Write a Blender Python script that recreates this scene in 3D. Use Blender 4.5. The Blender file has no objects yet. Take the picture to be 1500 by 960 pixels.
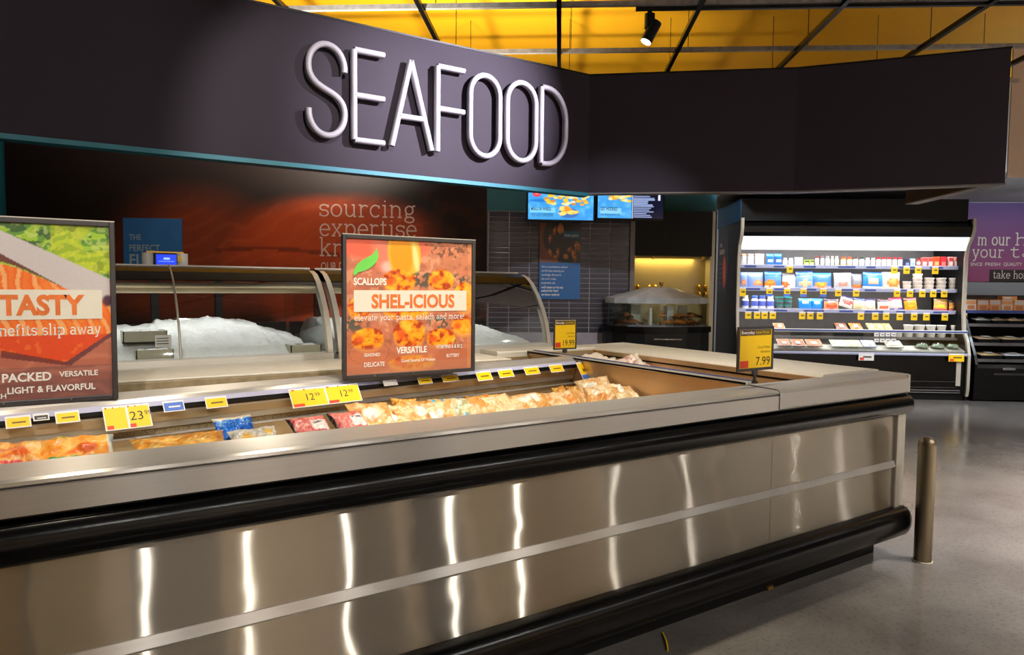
import bpy, bmesh, math, random
import numpy as np
from mathutils import Vector, Matrix, Euler

# ------------------------------------------------------------------ camera
SC = bpy.context.scene
COL = SC.collection
H = 1.5
YAW, PITCH, ROLL, FPX = math.radians(33.56), math.radians(3.4), math.radians(.57), 1050.0
fw = Vector((math.sin(YAW)*math.cos(PITCH), math.cos(YAW)*math.cos(PITCH), -math.sin(PITCH)))
rt = Vector((math.cos(YAW), -math.sin(YAW), 0)); up = rt.cross(fw)
r2 = rt*math.cos(ROLL) + up*math.sin(ROLL); u2 = up*math.cos(ROLL) - rt*math.sin(ROLL)
cam_d = bpy.data.cameras.new('camera'); cam = bpy.data.objects.new('camera', cam_d); COL.objects.link(cam)
cam_d.sensor_width = 36; cam_d.lens = FPX/1500*36; cam_d.clip_end = 200
m = Matrix.Identity(4)
for i in range(3):
    m[i][0], m[i][1], m[i][2], m[i][3] = r2[i], u2[i], -fw[i], (0, 0, H)[i]
cam.matrix_world = m
SC.camera = cam

# ------------------------------------------------------------------ world, exposure, lamps
wd = bpy.data.worlds.new('store_air'); SC.world = wd; wd.use_nodes = True
wd.node_tree.nodes['Background'].inputs[0].default_value = (.95, .92, .9, 1)
wd.node_tree.nodes['Background'].inputs[1].default_value = .15
vs = SC.view_settings
vs.view_transform = 'Standard'; vs.look = 'None'; vs.exposure = 0.28; vs.gamma = 1; vs.use_curve_mapping = False
SC.cycles.max_bounces = 8; SC.cycles.diffuse_bounces = 3; SC.cycles.glossy_bounces = 4
SC.cycles.transmission_bounces = 6; SC.cycles.transparent_max_bounces = 10
SC.cycles.caustics_reflective = False; SC.cycles.caustics_refractive = False
SC.cycles.sample_clamp_indirect = 4.0
SC.cycles.use_denoising = True

def aim(o, d):
    o.rotation_euler = Vector(d).to_track_quat('-Z', 'Y').to_euler()

def spot(loc, target, power, color=(1, .88, .72), angle=50, blend=.5, size=.04):
    d = bpy.data.lights.new('spot_lamp', 'SPOT'); d.energy = power; d.color = color
    d.spot_size = math.radians(angle); d.spot_blend = blend; d.shadow_soft_size = size
    o = bpy.data.objects.new('spot_lamp', d); COL.objects.link(o); o.location = loc
    aim(o, Vector(target)-Vector(loc)); return o

def area(loc, target, power, sx, sy, color=(1, .95, .9), spread=180, rot=None):
    d = bpy.data.lights.new('area_lamp', 'AREA'); d.shape = 'RECTANGLE'; d.size = sx; d.size_y = sy
    d.energy = power; d.color = color; d.spread = math.radians(spread)
    o = bpy.data.objects.new('area_lamp', d); COL.objects.link(o); o.location = loc
    aim(o, Vector(target)-Vector(loc))
    if rot: o.rotation_euler.rotate_axis('Z', rot)
    return o

WARM = (1, .88, .70); NEUT = (1, .93, .86); COOL = (.78, .89, 1)
# unseen fill lamps added over the aisle, behind and beside the camera (narrow spread)
for (x, y) in ((-3, -3), (2, -4.5), (6.5, -3.5), (6.4, .1)):
    area((x, y, 4.35), (x, y, 0), 330, 2.4, .3, NEUT, 76)
# unseen lamps added on the rear wall to brighten the steel's reflections
for x in (-6, -2, 2, 6, 10):
    area((x, -5.6, 4.3), (x, -7, 1.2), 100, 2.5, .3, (1, .94, .84), 120)
# unseen lamps added at right to brighten fridge front, wall graphic and floor
area((11.5, 1.5, 4.4), (11.5, 1.5, 0), 150, 2.6, .4, COOL, 110)
spot((8.0, .9, 4.2), (9.3, 5.4, .8), 1000, (.95, .97, 1), 38, .7, .08)
spot((11.3, 3.6, 2.76), (12.2, 5.1, 1.9), 34, (1, .97, .95), 120, 1, .08)
area((13, 2.8, 4.4), (13.6, 4.8, 0), 110, 2.2, .3, COOL, 90)
# track spots over the freezer island
for (x, y, p) in ((.15, 2.2, 150), (1.25, 2.35, 150), (2.35, 2.3, 150), (3.4, 2.5, 150)):
    spot((x, y, 3.9), (x+.1, y+.75, .9), p*1.2, WARM, 62, .7, .05)
# track spots on sign, tiles and mural, plus unseen ones added for posters
spot((4.0, 1.9, 3.75), (2.75, 4.95, 2.85), 1900, (.93, .88, 1), 38, 1, .03)
spot((.6, -.6, 3.9), (1.55, 3.3, 1.35), 330, NEUT, 22, .8, .04)  # this and the next: unseen spots added to brighten the framed posters
spot((-.6, -.4, 3.9), (0, 3.3, 1.35), 340, NEUT, 24, .8, .04)
spot((6.2, 5.0, 3.25), (8.35, 7.0, 1.95), 160, (.9, .95, 1), 50, .8, .05)  # unseen spot added to brighten the fridge's side poster
spot((2.3, -.9, 3.9), (3.1, 2.5, 1.17), 260, NEUT, 11, .8, .03)  # unseen narrow spot added to brighten the 7.99 price sign
spot((3.2, 1.3, 3.9), (4.5, 6.0, .9), 300, (.92, .94, 1), 28, .6, .05)
spot((1.6, 1.6, 3.9), (1.9, 7.3, 1.5), 380, NEUT, 36, .6, .05)
spot((-.3, 1.6, 3.9), (.6, 7.8, 1.5), 160, NEUT, 36, .6, .05)
# unseen spots added behind the canopy to brighten the mural and tiles
for x, y, tx, ty, p in ((.2, 5.5, .4, 8.0, 60), (2.0, 5.5, 2.4, 7.2, 110), (3.6, 5.1, 4.3, 6.3, 26)):
    spot((x, y, 3.3), (tx, ty, 2.0), p, (1, .86, .7), 85, 1, .08)
# track spots behind the camera that streak the brushed panels
for xs, ly, pw_ in ((.24, -2.4, 50), (.54, -2.0, 36), (.85, -2.3, 44), (1.28, -1.8, 50), (1.55, -2.1, 56), (2.0, -2.6, 30), (2.5, -2.2, 40), (3.3, -2.2, 44), (3.82, -1.6, 50)):
    lx = xs*(4.2-ly)/2.1
    spot((lx, ly, 3.6), (lx*.8, 2.1, .3), pw_, (1, .96, .9), 75, .8, .022)
# unseen uplights added behind the canopy to wash the yellow ceiling
spot((2.2, 5.8, 2.7), (2.4, 7.2, 4.7), 640, (1, .93, .8), 150, .6, .1)
spot((4.4, 6.6, 2.7), (4.8, 8, 4.7), 190, (1, .93, .8), 150, .6, .1)

# ------------------------------------------------------------------ helpers
RND = random.Random(7)
NR = np.random.default_rng(5)
CAMP = Vector((0, 0, H))
def ray(x, y): return fw*FPX + r2*(x-750) - u2*(y-480)
def on(ax, v, x, y):
    d = ray(x, y); return CAMP + d*((v-CAMP[ax])/d[ax])
def onx(v, x, y): return on(0, v, x, y)
def ony(v, x, y): return on(1, v, x, y)
def onz(v, x, y): return on(2, v, x, y)
AS = math.radians(-37.3)                                     # direction of the shop's walls and grid
s1 = Vector((math.cos(AS), math.sin(AS), 0)); s2 = Vector((-s1.y, s1.x, 0))
P0 = Vector((10.404, 4.576, 0))                              # floor corner of the open fridge
AW = math.radians(-28)                                       # direction of the tiled wall
w1 = Vector((math.cos(AW), math.sin(AW), 0)); w2 = Vector((-w1.y, w1.x, 0))
PW = Vector((4.6305, 6.074, 0))
def loc_of(p0, a, b, off, x, y):
    d = ray(x, y); n = b; t = ((p0+b*off-CAMP).dot(n))/d.dot(n); q = CAMP+d*t-p0
    return q.dot(a), q.z
def SX(x, y, off=0): return loc_of(P0, s1, s2, off, x, y)
def WX(x, y, off=0): return loc_of(PW, w1, w2, off, x, y)

def lin(c):
    return tuple((v/255/12.92 if v/255 <= .04045 else ((v/255+.055)/1.055)**2.4) for v in c[:3])
def linA(a):
    a = np.clip(a, 0, 255)/255.
    return np.where(a <= .04045, a/12.92, ((a+.055)/1.055)**2.4)

class MB:
    """collects faces for ONE mesh object"""
    def __init__(s): s.v = []; s.f = []; s.c = []; s.sm = []
    def add(s, vs, fs, col=None, smooth=False):
        o = len(s.v); s.v += [tuple(p) for p in vs]
        for f in fs: s.f.append([i+o for i in f]); s.c.append(col); s.sm.append(smooth)
        return s
    def box(s, x0, x1, y0, y1, z0, z1, col=None, b=0):
        if b <= 0:
            v = [(x, y, z) for z in (z0, z1) for y in (y0, y1) for x in (x0, x1)]
            return s.add(v, [(0, 2, 3, 1), (4, 5, 7, 6), (0, 1, 5, 4), (2, 6, 7, 3), (0, 4, 6, 2), (1, 3, 7, 5)], col)
        bm = bmesh.new(); bmesh.ops.create_cube(bm, size=1)
        for q in bm.verts: q.co = Vector(((x0+x1)/2+q.co.x*(x1-x0), (y0+y1)/2+q.co.y*(y1-y0), (z0+z1)/2+q.co.z*(z1-z0)))
        bmesh.ops.bevel(bm, geom=bm.edges[:], offset=b, segments=2, affect='EDGES', profile=.5)
        bm.verts.index_update()
        s.add([q.co[:] for q in bm.verts], [[q.index for q in f.verts] for f in bm.faces], col, False); bm.free()
        return s
    def quad(s, a, b, c, d, col=None): return s.add([a, b, c, d], [(0, 1, 2, 3)], col)
    def loft(s, rings, col=None, caps=True, smooth=False, closed=True):
        n = len(rings[0]); v = [p for r in rings for p in r]; f = []
        for i in range(len(rings)-1):
            for j in range(n if closed else n-1):
                k = (j+1) % n; f.append((i*n+j, i*n+k, (i+1)*n+k, (i+1)*n+j))
        s.add(v, f, col, smooth)
        if caps: s.add(rings[0], [tuple(range(n-1, -1, -1))], col); s.add(rings[-1], [tuple(range(n))], col)
        return s
    def ex(s, prof, x0, x1, col=None, smooth=False):        # (y,z) profile extruded along x
        return s.loft([[(x, y, z) for (y, z) in prof] for x in (x0, x1)], col, True, smooth)
    def ey(s, prof, y0, y1, col=None, smooth=False):        # (x,z) profile extruded along y
        return s.loft([[(x, y, z) for (x, z) in prof] for y in (y0, y1)], col, True, smooth)
    def ez(s, prof, z0, z1, col=None, smooth=False):
        return s.loft([[(x, y, z) for (x, y) in prof] for z in (z0, z1)], col, True, smooth)
    def tube(s, pts, r, seg=8, col=None, caps=True, flat=None, closed=False):
        pts = [Vector(p) for p in pts]; n = len(pts); rings = []; ref = None
        for i, p in enumerate(pts):
            if closed: t = pts[(i+1) % n]-pts[i-1]
            else: t = pts[min(i+1, n-1)]-pts[max(i-1, 0)]
            t.normalize()
            if flat is not None: b = Vector(flat)
            else:
                b = Vector((0, 0, 1)) if ref is None else ref
                if abs(t.dot(b)) > .95 and ref is None: b = Vector((0, 1, 0))
            a = t.cross(b).normalized(); b = a.cross(t).normalized(); ref = b
            rr = r[i] if isinstance(r, (list, tuple)) and not isinstance(r[0], str) else r
            rings.append([p+a*math.cos(2*math.pi*k/seg)*rr+b*math.sin(2*math.pi*k/seg)*rr for k in range(seg)])
        if closed: rings.append(rings[0])
        return s.loft(rings, col, caps and not closed, True)
    def lathe(s, prof, seg=12, col=None, cx=0, cy=0, cols=None, z=0):   # prof (r,z) from bottom to top
        rings = [[(cx+r*math.cos(2*math.pi*k/seg), cy+r*math.sin(2*math.pi*k/seg), z+h) for k in range(seg)] for r, h in prof]
        for i in range(len(rings)-1):
            s.loft(rings[i:i+2], cols[i] if cols else col, False, True)
        if prof[0][0] > 1e-6: s.add(rings[0], [tuple(range(seg-1, -1, -1))], cols[0] if cols else col)
        if prof[-1][0] > 1e-6: s.add(rings[-1], [tuple(range(seg))], cols[-1] if cols else col)
        return s
    def grid(s, P, C=None, smooth=True, flip=False):        # P[j][i] points
        h = len(P); w = len(P[0]); o = len(s.v)
        s.v += [tuple(p) for r in P for p in r]
        for j in range(h-1):
            for i in range(w-1):
                q = (j*w+i, j*w+i+1, (j+1)*w+i+1, (j+1)*w+i)
                s.f.append([k+o for k in (q[::-1] if flip else q)]); s.sm.append(smooth)
                s.c.append(C[j][i] if C is not None else None)
        return s
    def mesh(s, name):
        me = bpy.data.meshes.new(name); me.from_pydata(s.v, [], s.f); me.validate()
        if len(me.polygons) == len(s.f):
            me.polygons.foreach_set('use_smooth', s.sm)
            if any(c is not None for c in s.c):
                a = me.color_attributes.new('Col', 'FLOAT_COLOR', 'CORNER'); dat = []
                for p, c in zip(me.polygons, s.c):
                    k = lin(c) if c is not None else (.5, .5, .5)
                    dat += [k[0], k[1], k[2], 1.0]*p.loop_total
                a.data.foreach_set('color', dat)
        me.update(); return me

def link(name, me, mat, parent=None, loc=None):
    o = bpy.data.objects.new(name, me); COL.objects.link(o)
    if mat is not None and not me.materials: me.materials.append(mat)
    if parent is not None: o.parent = parent
    if loc is not None: o.location = loc
    return o
def part(name, mb, mat, parent, label=None):                # child, in the parent's own coordinates
    o = link(name, mb.mesh(name), mat, parent)
    if label: o['label'] = label
    return o
def wpart(name, mb, mat, parent, label=None):               # child, vertices given in world coordinates
    L = parent.location; mb.v = [(x-L.x, y-L.y, z-L.z) for x, y, z in mb.v]
    return part(name, mb, mat, parent, label)
def tag(o, label, cat, group=None):
    o['label'] = label; o['category'] = cat
    if group: o['group'] = group
    return o
def thing(name, label, cat, loc=(0, 0, 0), rotz=0, group=None, rot=None):
    o = bpy.data.objects.new(name, None); COL.objects.link(o); o.empty_display_size = .1
    o.location = loc; o.rotation_euler = rot if rot else (0, 0, rotz)
    return tag(o, label, cat, group)
def solo(name, mb, mat, label, cat, loc=(0, 0, 0), rot=(0, 0, 0), group=None):
    o = link(name, mb.mesh(name), mat, None, loc); o.rotation_euler = rot
    return tag(o, label, cat, group)
def struct(name, mb, mat, loc=(0, 0, 0), rotz=0):
    o = link(name, mb.mesh(name), mat, None, loc); o.rotation_euler = (0, 0, rotz); o['kind'] = 'structure'
    return o
def copy_tree(o, parent=None):
    c = o.copy(); COL.objects.link(c)
    if parent is not None: c.parent = parent
    for ch in list(o.children): copy_tree(ch, c)
    return c

# ------------------------------------------------------------------ materials
def nodes(name):
    mt = bpy.data.materials.new(name); mt.use_nodes = True; nt = mt.node_tree
    return mt, nt, nt.nodes['Principled BSDF']
def N(nt, kind, **kw):
    n = nt.nodes.new(kind)
    for k, v in kw.items():
        if k in n.inputs: n.inputs[k].default_value = v
        else: setattr(n, k, v)
    return n
def noise(nt, scale, detail=3, rough=.5, stretch=None, coords='Object'):
    tc = N(nt, 'ShaderNodeTexCoord'); n = N(nt, 'ShaderNodeTexNoise', Scale=scale, Detail=detail, Roughness=rough)
    if stretch:
        mp = N(nt, 'ShaderNodeMapping'); mp.inputs['Scale'].default_value = stretch
        nt.links.new(tc.outputs[coords], mp.inputs[0]); nt.links.new(mp.outputs[0], n.inputs['Vector'])
    else: nt.links.new(tc.outputs[coords], n.inputs['Vector'])
    return n
def pbr(name, col, rough=.5, metal=0, var=.12, scale=8, bump=0, bscale=60, coat=0, spec=.5, emit=None, es=0, stretch=None):
    mt, nt, p = nodes(name); c = lin(col)
    p.inputs['Roughness'].default_value = rough; p.inputs['Metallic'].default_value = metal
    p.inputs['Coat Weight'].default_value = coat; p.inputs['Specular IOR Level'].default_value = spec
    n = noise(nt, scale, stretch=stretch); r = N(nt, 'ShaderNodeValToRGB')
    r.color_ramp.elements[0].position = .3; r.color_ramp.elements[1].position = .7
    r.color_ramp.elements[0].color = (*[v*(1-var) for v in c], 1); r.color_ramp.elements[1].color = (*[min(1, v*(1+var)) for v in c], 1)
    nt.links.new(n.outputs['Fac'], r.inputs[0]); nt.links.new(r.outputs[0], p.inputs['Base Color'])
    if bump:
        b = N(nt, 'ShaderNodeBump', Strength=bump, Distance=.01); n2 = noise(nt, bscale)
        nt.links.new(n2.outputs['Fac'], b.inputs['Height']); nt.links.new(b.outputs[0], p.inputs['Normal'])
    if emit: p.inputs['Emission Color'].default_value = (*lin(emit), 1); p.inputs['Emission Strength'].default_value = es
    return mt
def vcol(name, rough=.5, coat=0, emit=0, bump=0, bscale=40, spec=.5):      # colour of a print: read from the mesh
    mt, nt, p = nodes(name); a = N(nt, 'ShaderNodeVertexColor', layer_name='Col')
    n = noise(nt, 90); mx = N(nt, 'ShaderNodeMix', data_type='RGBA', blend_type='MULTIPLY'); mx.inputs[0].default_value = .12
    nt.links.new(a.outputs['Color'], mx.inputs[6]); nt.links.new(n.outputs['Fac'], mx.inputs[7])
    p.inputs['Roughness'].default_value = rough; p.inputs['Coat Weight'].default_value = coat; p.inputs['Specular IOR Level'].default_value = spec
    nt.links.new(mx.outputs[2], p.inputs['Base Color'])
    if emit:
        nt.links.new(a.outputs['Color'], p.inputs['Emission Color']); p.inputs['Emission Strength'].default_value = emit
    if bump:
        b = N(nt, 'ShaderNodeBump', Strength=bump, Distance=.01); n2 = noise(nt, bscale)
        nt.links.new(n2.outputs['Fac'], b.inputs['Height']); nt.links.new(b.outputs[0], p.inputs['Normal'])
    return mt
def brushed(name, col, rough=.26, aniso=.72, tangent=(1, 0, 0), buckle=.0, bsc=2.2, dif=.25, gst=(1, 1, 300)):
    """stainless steel brushed along `tangent`: highlights smear across the brushing"""
    mt = bpy.data.materials.new(name); mt.use_nodes = True; nt = mt.node_tree; nt.nodes.clear()
    out = N(nt, 'ShaderNodeOutputMaterial'); g = N(nt, 'ShaderNodeBsdfAnisotropic')
    g.inputs['Roughness'].default_value = rough; g.inputs['Anisotropy'].default_value = aniso
    cx = N(nt, 'ShaderNodeCombineXYZ', X=tangent[0], Y=tangent[1], Z=tangent[2]); nt.links.new(cx.outputs[0], g.inputs['Tangent'])
    n = noise(nt, 1.5, 4, .6, gst); r = N(nt, 'ShaderNodeValToRGB'); c = lin(col)
    r.color_ramp.elements[0].color = (*[v*.86 for v in c], 1); r.color_ramp.elements[1].color = (*[min(1, v*1.1) for v in c], 1)
    nt.links.new(n.outputs['Fac'], r.inputs[0]); nt.links.new(r.outputs[0], g.inputs['Color'])
    if buckle:
        n2 = noise(nt, bsc, 2, .45, (.9, 1, 1.7)); b = N(nt, 'ShaderNodeBump', Strength=1, Distance=buckle)
        nt.links.new(n2.outputs['Fac'], b.inputs['Height']); nt.links.new(b.outputs[0], g.inputs['Normal'])
    d = N(nt, 'ShaderNodeBsdfDiffuse'); mx = N(nt, 'ShaderNodeMixShader'); mx.inputs[0].default_value = dif
    nt.links.new(r.outputs[0], d.inputs[0]); nt.links.new(g.outputs[0], mx.inputs[1]); nt.links.new(d.outputs[0], mx.inputs[2])
    nt.links.new(mx.outputs[0], out.inputs[0]); return mt
def glass(name, col=(1, 1, 1), alpha=.12, rough=.03):
    mt = bpy.data.materials.new(name); mt.use_nodes = True; nt = mt.node_tree; nt.nodes.clear()
    out = N(nt, 'ShaderNodeOutputMaterial'); t = N(nt, 'ShaderNodeBsdfTransparent'); g = N(nt, 'ShaderNodeBsdfAnisotropic')
    g.inputs['Roughness'].default_value = rough; t.inputs[0].default_value = (*col, 1)
    f = N(nt, 'ShaderNodeFresnel', IOR=1.45); ad = N(nt, 'ShaderNodeMath', operation='MULTIPLY_ADD')
    ad.inputs[1].default_value = 1.0; ad.inputs[2].default_value = alpha*.3
    n = noise(nt, 3); mr = N(nt, 'ShaderNodeMath', operation='MULTIPLY'); mr.inputs[1].default_value = 1
    nt.links.new(f.outputs[0], ad.inputs[0]); mx = N(nt, 'ShaderNodeMixShader')
    nt.links.new(ad.outputs[0], mx.inputs[0]); nt.links.new(t.outputs[0], mx.inputs[1]); nt.links.new(g.outputs[0], mx.inputs[2])
    nt.links.new(mx.outputs[0], out.inputs[0]); return mt

M = dict(
    panel=brushed('brushed_panel_steel', (212, 204, 188), .19, .93, (1, 0, 0), .004, 2.0, .12),
    rail=brushed('brushed_rail_steel', (216, 212, 206), .3, .68, (1, 0, 0), .0, dif=.35),
    wallsteel=brushed('brushed_bin_steel', (212, 190, 150), .42, .3, (1, 0, 0), .0),
    crosssteel=brushed('brushed_divider_steel', (222, 190, 150), .42, .3, (0, 1, 0), .0),
    endsteel=brushed('brushed_end_steel', (205, 198, 190), .3, .4, (0, 1, 0), .0, gst=(1, 1, 300)),
    brightsteel=pbr('lamp_trough_steel', (206, 192, 160), .35, .6, var=.05),
    framesteel2=pbr('dull_bollard_steel', (150, 138, 116), .3, .95, var=.06, scale=3, stretch=(20, 20, 1)),
    bollard=brushed('brushed_bollard_steel', (190, 180, 160), .28, .5, (0, 0, 1), .0, gst=(60, 60, 1)),
    framesteel=pbr('satin_frame_steel', (200, 193, 178), .45, .3, var=.05),
    hoodblack=pbr('black_case_hood', (6, 6, 7), .3, var=.2, spec=.15),
    blackgloss=pbr('black_rubber_bumper', (9, 9, 10), .2, var=.3, scale=14, coat=.0, spec=.3, bump=.05, bscale=25),
    black=pbr('black_painted_metal', (12, 12, 13), .4, var=.2, spec=.3),
    blackmat=pbr('black_matt_laminate', (12, 11, 10), .6, var=.2, spec=.3),
    dark=pbr('dark_frame', (58, 55, 56), .4, var=.1),
    charcoal=pbr('charcoal_wall_paint', (49, 43, 53), .7, spec=.2, var=.05, scale=3, bump=.03, bscale=120),
    teal=pbr('teal_paint', (20, 112, 130), .5, var=.06),
    tealdark=pbr('teal_wall_paint', (8, 84, 98), .55, var=.1),
    bluewall=pbr('blue_wall_paint', (18, 84, 140), .55, var=.1),
    yellow=pbr('yellow_ceiling_paint', (250, 178, 2), .75, var=.04, scale=1.2),
    ceilgrey=pbr('grey_aisle_ceiling', (120, 116, 112), .8, var=.05),
    galv=pbr('galvanised_strut', (165, 160, 155), .4, .6, var=.2, scale=20),
    letter=pbr('white_letter_acrylic', (168, 164, 174), .35, var=.03),
    white=pbr('white_enamel', (228, 224, 214), .35, var=.04),
    whiteledge=pbr('white_ledge_plastic', (232, 226, 212), .45, var=.05, scale=14),
    tanedge=pbr('worn_tan_edge', (168, 150, 118), .45, .2, var=.2, scale=20),
    tile=pbr('charcoal_glazed_tile', (48, 46, 58), .35, var=.14, scale=3, coat=.2),
    grout=pbr('pale_grout', (168, 160, 168), .8, var=.1),
    trimgrey=pbr('grey_tile_trim', (112, 108, 108), .5, .3, var=.08),
    beige=pbr('beige_wall_paint', (200, 182, 166), .7, var=.04, scale=2),
    greyceil=pbr('pale_grey_soffit', (176, 184, 192), .7, var=.04, scale=2),
    text_w=pbr('white_print', (240, 238, 230), .5, var=.02),
    text_pink=pbr('faded_pink_print', (168, 140, 128), .6, var=.05),
    text_blue=pbr('pale_blue_print', (120, 140, 150), .6, var=.05),
    text_or=pbr('orange_print', (226, 116, 44), .5, var=.18, scale=20),
    text_k=pbr('black_print', (34, 32, 24), .5, var=.1),
    text_olive=pbr('olive_print', (120, 96, 10), .5, var=.1),
    band=pbr('cream_print_band', (228, 222, 204), .5, var=.03),
    leaf=pbr('leaf_green_print', (112, 214, 84), .5, var=.05),
    card_y=pbr('yellow_price_card', (252, 206, 8), .45, var=.03),
    card_w=pbr('white_price_card', (240, 236, 230), .45, var=.03),
    card_b=pbr('blue_price_card', (74, 116, 208), .45, var=.03),
    red=pbr('red_print', (226, 66, 34), .5, var=.08),
    brown=pbr('brown_print', (84, 50, 30), .5, var=.1),
    olive=pbr('olive_card_head', (104, 84, 24), .5, var=.1),
    bluestrip=pbr('blue_price_rail', (64, 82, 150), .4, var=.08),
    lilac=pbr('lilac_price_rail', (176, 178, 206), .35, var=.05),
    glass=glass('clear_case_glass', (.93, .95, .94), .14),
    tankglass=glass('tank_acrylic', (.86, .94, .92), .2),
    ice=pbr('crushed_ice', (226, 230, 228), .35, var=.06, scale=60, bump=.5, bscale=110),
    bin=pbr('grey_bin_plastic', (176, 172, 150), .5, var=.08),
    brass=pbr('brass', (190, 150, 70), .3, .8),
    gold=brushed('gold_lit_backsplash', (168, 152, 112), .45, .3, (1, 0, 0), .0),
    chrome=pbr('chrome', (205, 205, 205), .15, .9, var=.03),
    print=vcol('printed_paper', .45, .1), card=vcol('printed_carton', .5), film=vcol('printed_film_bag', .3, .2, bump=.3, bscale=35),
    plastic=vcol('coloured_plastic', .35, .1), screen=vcol('lit_screen', .3, 0, .9), mural=vcol('mural_print', .6, spec=.2),
    shellfish=vcol('lobster_shell', .4), lidp=None,
)
def mat_lid():
    mt, nt, p = nodes('frosted_tank_lid'); p.inputs['Base Color'].default_value = (*lin((190, 196, 198)), 1)
    p.inputs['Roughness'].default_value = .3; n = noise(nt, 9); r = N(nt, 'ShaderNodeValToRGB')
    r.color_ramp.elements[0].color = (*lin((150, 158, 162)), 1); r.color_ramp.elements[1].color = (*lin((214, 218, 220)), 1)
    nt.links.new(n.outputs['Fac'], r.inputs[0]); nt.links.new(r.outputs[0], p.inputs['Base Color'])
    p.inputs['Alpha'].default_value = .82; return mt
M['lidp'] = mat_lid()
def mat_lamp(name, col, s):
    mt, nt, p = nodes(name); n = noise(nt, 5)
    p.inputs['Base Color'].default_value = (.8, .8, .8, 1); p.inputs['Emission Color'].default_value = (*lin(col), 1)
    mr = N(nt, 'ShaderNodeMath', operation='MULTIPLY_ADD'); mr.inputs[1].default_value = .1*s; mr.inputs[2].default_value = s*.95
    nt.links.new(n.outputs['Fac'], mr.inputs[0]); nt.links.new(mr.outputs[0], p.inputs['Emission Strength']); return mt
M['lamp'] = mat_lamp('lit_tube', (244, 250, 255), 9)
M['underside_glow'] = mat_lamp('glowing_underside', (236, 240, 242), .75)  # emission put into a white surface to look lit
M['lens'] = mat_lamp('lit_lens', (255, 246, 240), 6)
def mat_floor():
    mt, nt, p = nodes('polished_concrete'); n = noise(nt, .9, 6, .62); r = N(nt, 'ShaderNodeValToRGB')
    e = r.color_ramp.elements; e[0].position = .32; e[1].position = .7
    e[0].color = (*lin((98, 93, 88)), 1); e[1].color = (*lin((136, 131, 126)), 1)
    n2 = noise(nt, 46, 2, .7); r2_ = N(nt, 'ShaderNodeValToRGB'); e = r2_.color_ramp.elements
    e[0].position = .36; e[1].position = .47; e[0].color = (.55, .53, .5, 1); e[1].color = (1, 1, 1, 1)
    mx = N(nt, 'ShaderNodeMix', data_type='RGBA', blend_type='MULTIPLY'); mx.inputs[0].default_value = .4
    nt.links.new(n.outputs['Fac'], r.inputs[0]); nt.links.new(n2.outputs['Fac'], r2_.inputs[0])
    nt.links.new(r.outputs[0], mx.inputs[6]); nt.links.new(r2_.outputs[0], mx.inputs[7]); nt.links.new(mx.outputs[2], p.inputs['Base Color'])
    rr = N(nt, 'ShaderNodeMapRange'); rr.inputs[3].default_value = .09; rr.inputs[4].default_value = .26
    n3 = noise(nt, 2.2, 5); nt.links.new(n3.outputs['Fac'], rr.inputs[0]); nt.links.new(rr.outputs[0], p.inputs['Roughness'])
    b = N(nt, 'ShaderNodeBump', Strength=.06, Distance=.01); nt.links.new(n3.outputs['Fac'], b.inputs['Height']); nt.links.new(b.outputs[0], p.inputs['Normal'])
    p.inputs['Specular IOR Level'].default_value = .6
    return mt
M['floor'] = mat_floor()
def mat_perf():
    mt, nt, p = nodes('perforated_steel'); tc = N(nt, 'ShaderNodeTexCoord'); v = N(nt, 'ShaderNodeTexVoronoi', Scale=190)
    nt.links.new(tc.outputs['Object'], v.inputs['Vector']); r = N(nt, 'ShaderNodeValToRGB'); e = r.color_ramp.elements
    e[0].position = .25; e[1].position = .4; e[0].color = (*lin((72, 60, 40)), 1); e[1].color = (*lin((186, 164, 122)), 1)
    nt.links.new(v.outputs['Distance'], r.inputs[0]); nt.links.new(r.outputs[0], p.inputs['Base Color'])
    p.inputs['Roughness'].default_value = .4; p.inputs['Metallic'].default_value = .5; return mt
M['perf'] = mat_perf()

# ------------------------------------------------------------------ lettering
_tc = {}
def text2d(s, xs=1., bold=0., ls=1.):
    k = (s, xs, bold, ls)
    if k in _tc: return _tc[k]
    cu = bpy.data.curves.new('lettering', 'FONT'); cu.body = s; cu.size = 1; cu.offset = bold; cu.space_character = ls; cu.resolution_u = 3; cu.fill_mode = 'FRONT'
    o = bpy.data.objects.new('lettering', cu); COL.objects.link(o); dg = bpy.context.evaluated_depsgraph_get(); dg.update()
    me = bpy.data.meshes.new_from_object(o.evaluated_get(dg))
    v = np.array([p.co[:2] for p in me.vertices]) if len(me.vertices) else np.zeros((0, 2)); f = [list(p.vertices) for p in me.polygons]
    bpy.data.objects.remove(o); bpy.data.curves.remove(cu); bpy.data.meshes.remove(me)
    v[:, 0] -= v[:, 0].min(); v[:, 0] *= xs; _tc[k] = (v, f); return v, f
def words(parent, s, x, z, w=None, h=.05, y=-.002, mat=None, bold=.0, align='L', name='lettering', xs=1., slope=0.):
    """flat print in the parent's x-z plane, facing -y; h = capital height, w = exact width"""
    v, f = text2d(s, 1., bold); v = v.copy(); v *= h/.7
    if w: v[:, 0] *= w/v[:, 0].max()
    else: v[:, 0] *= xs
    W = v[:, 0].max(); dx = {'L': 0, 'C': -W/2, 'R': -W}[align]
    mb = MB(); mb.add([(x+dx+a, y, z+b+slope*a) for a, b in v], f)
    # Front faces -y
    o = part(name, mb, mat or M['text_w'], parent); return o

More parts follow.
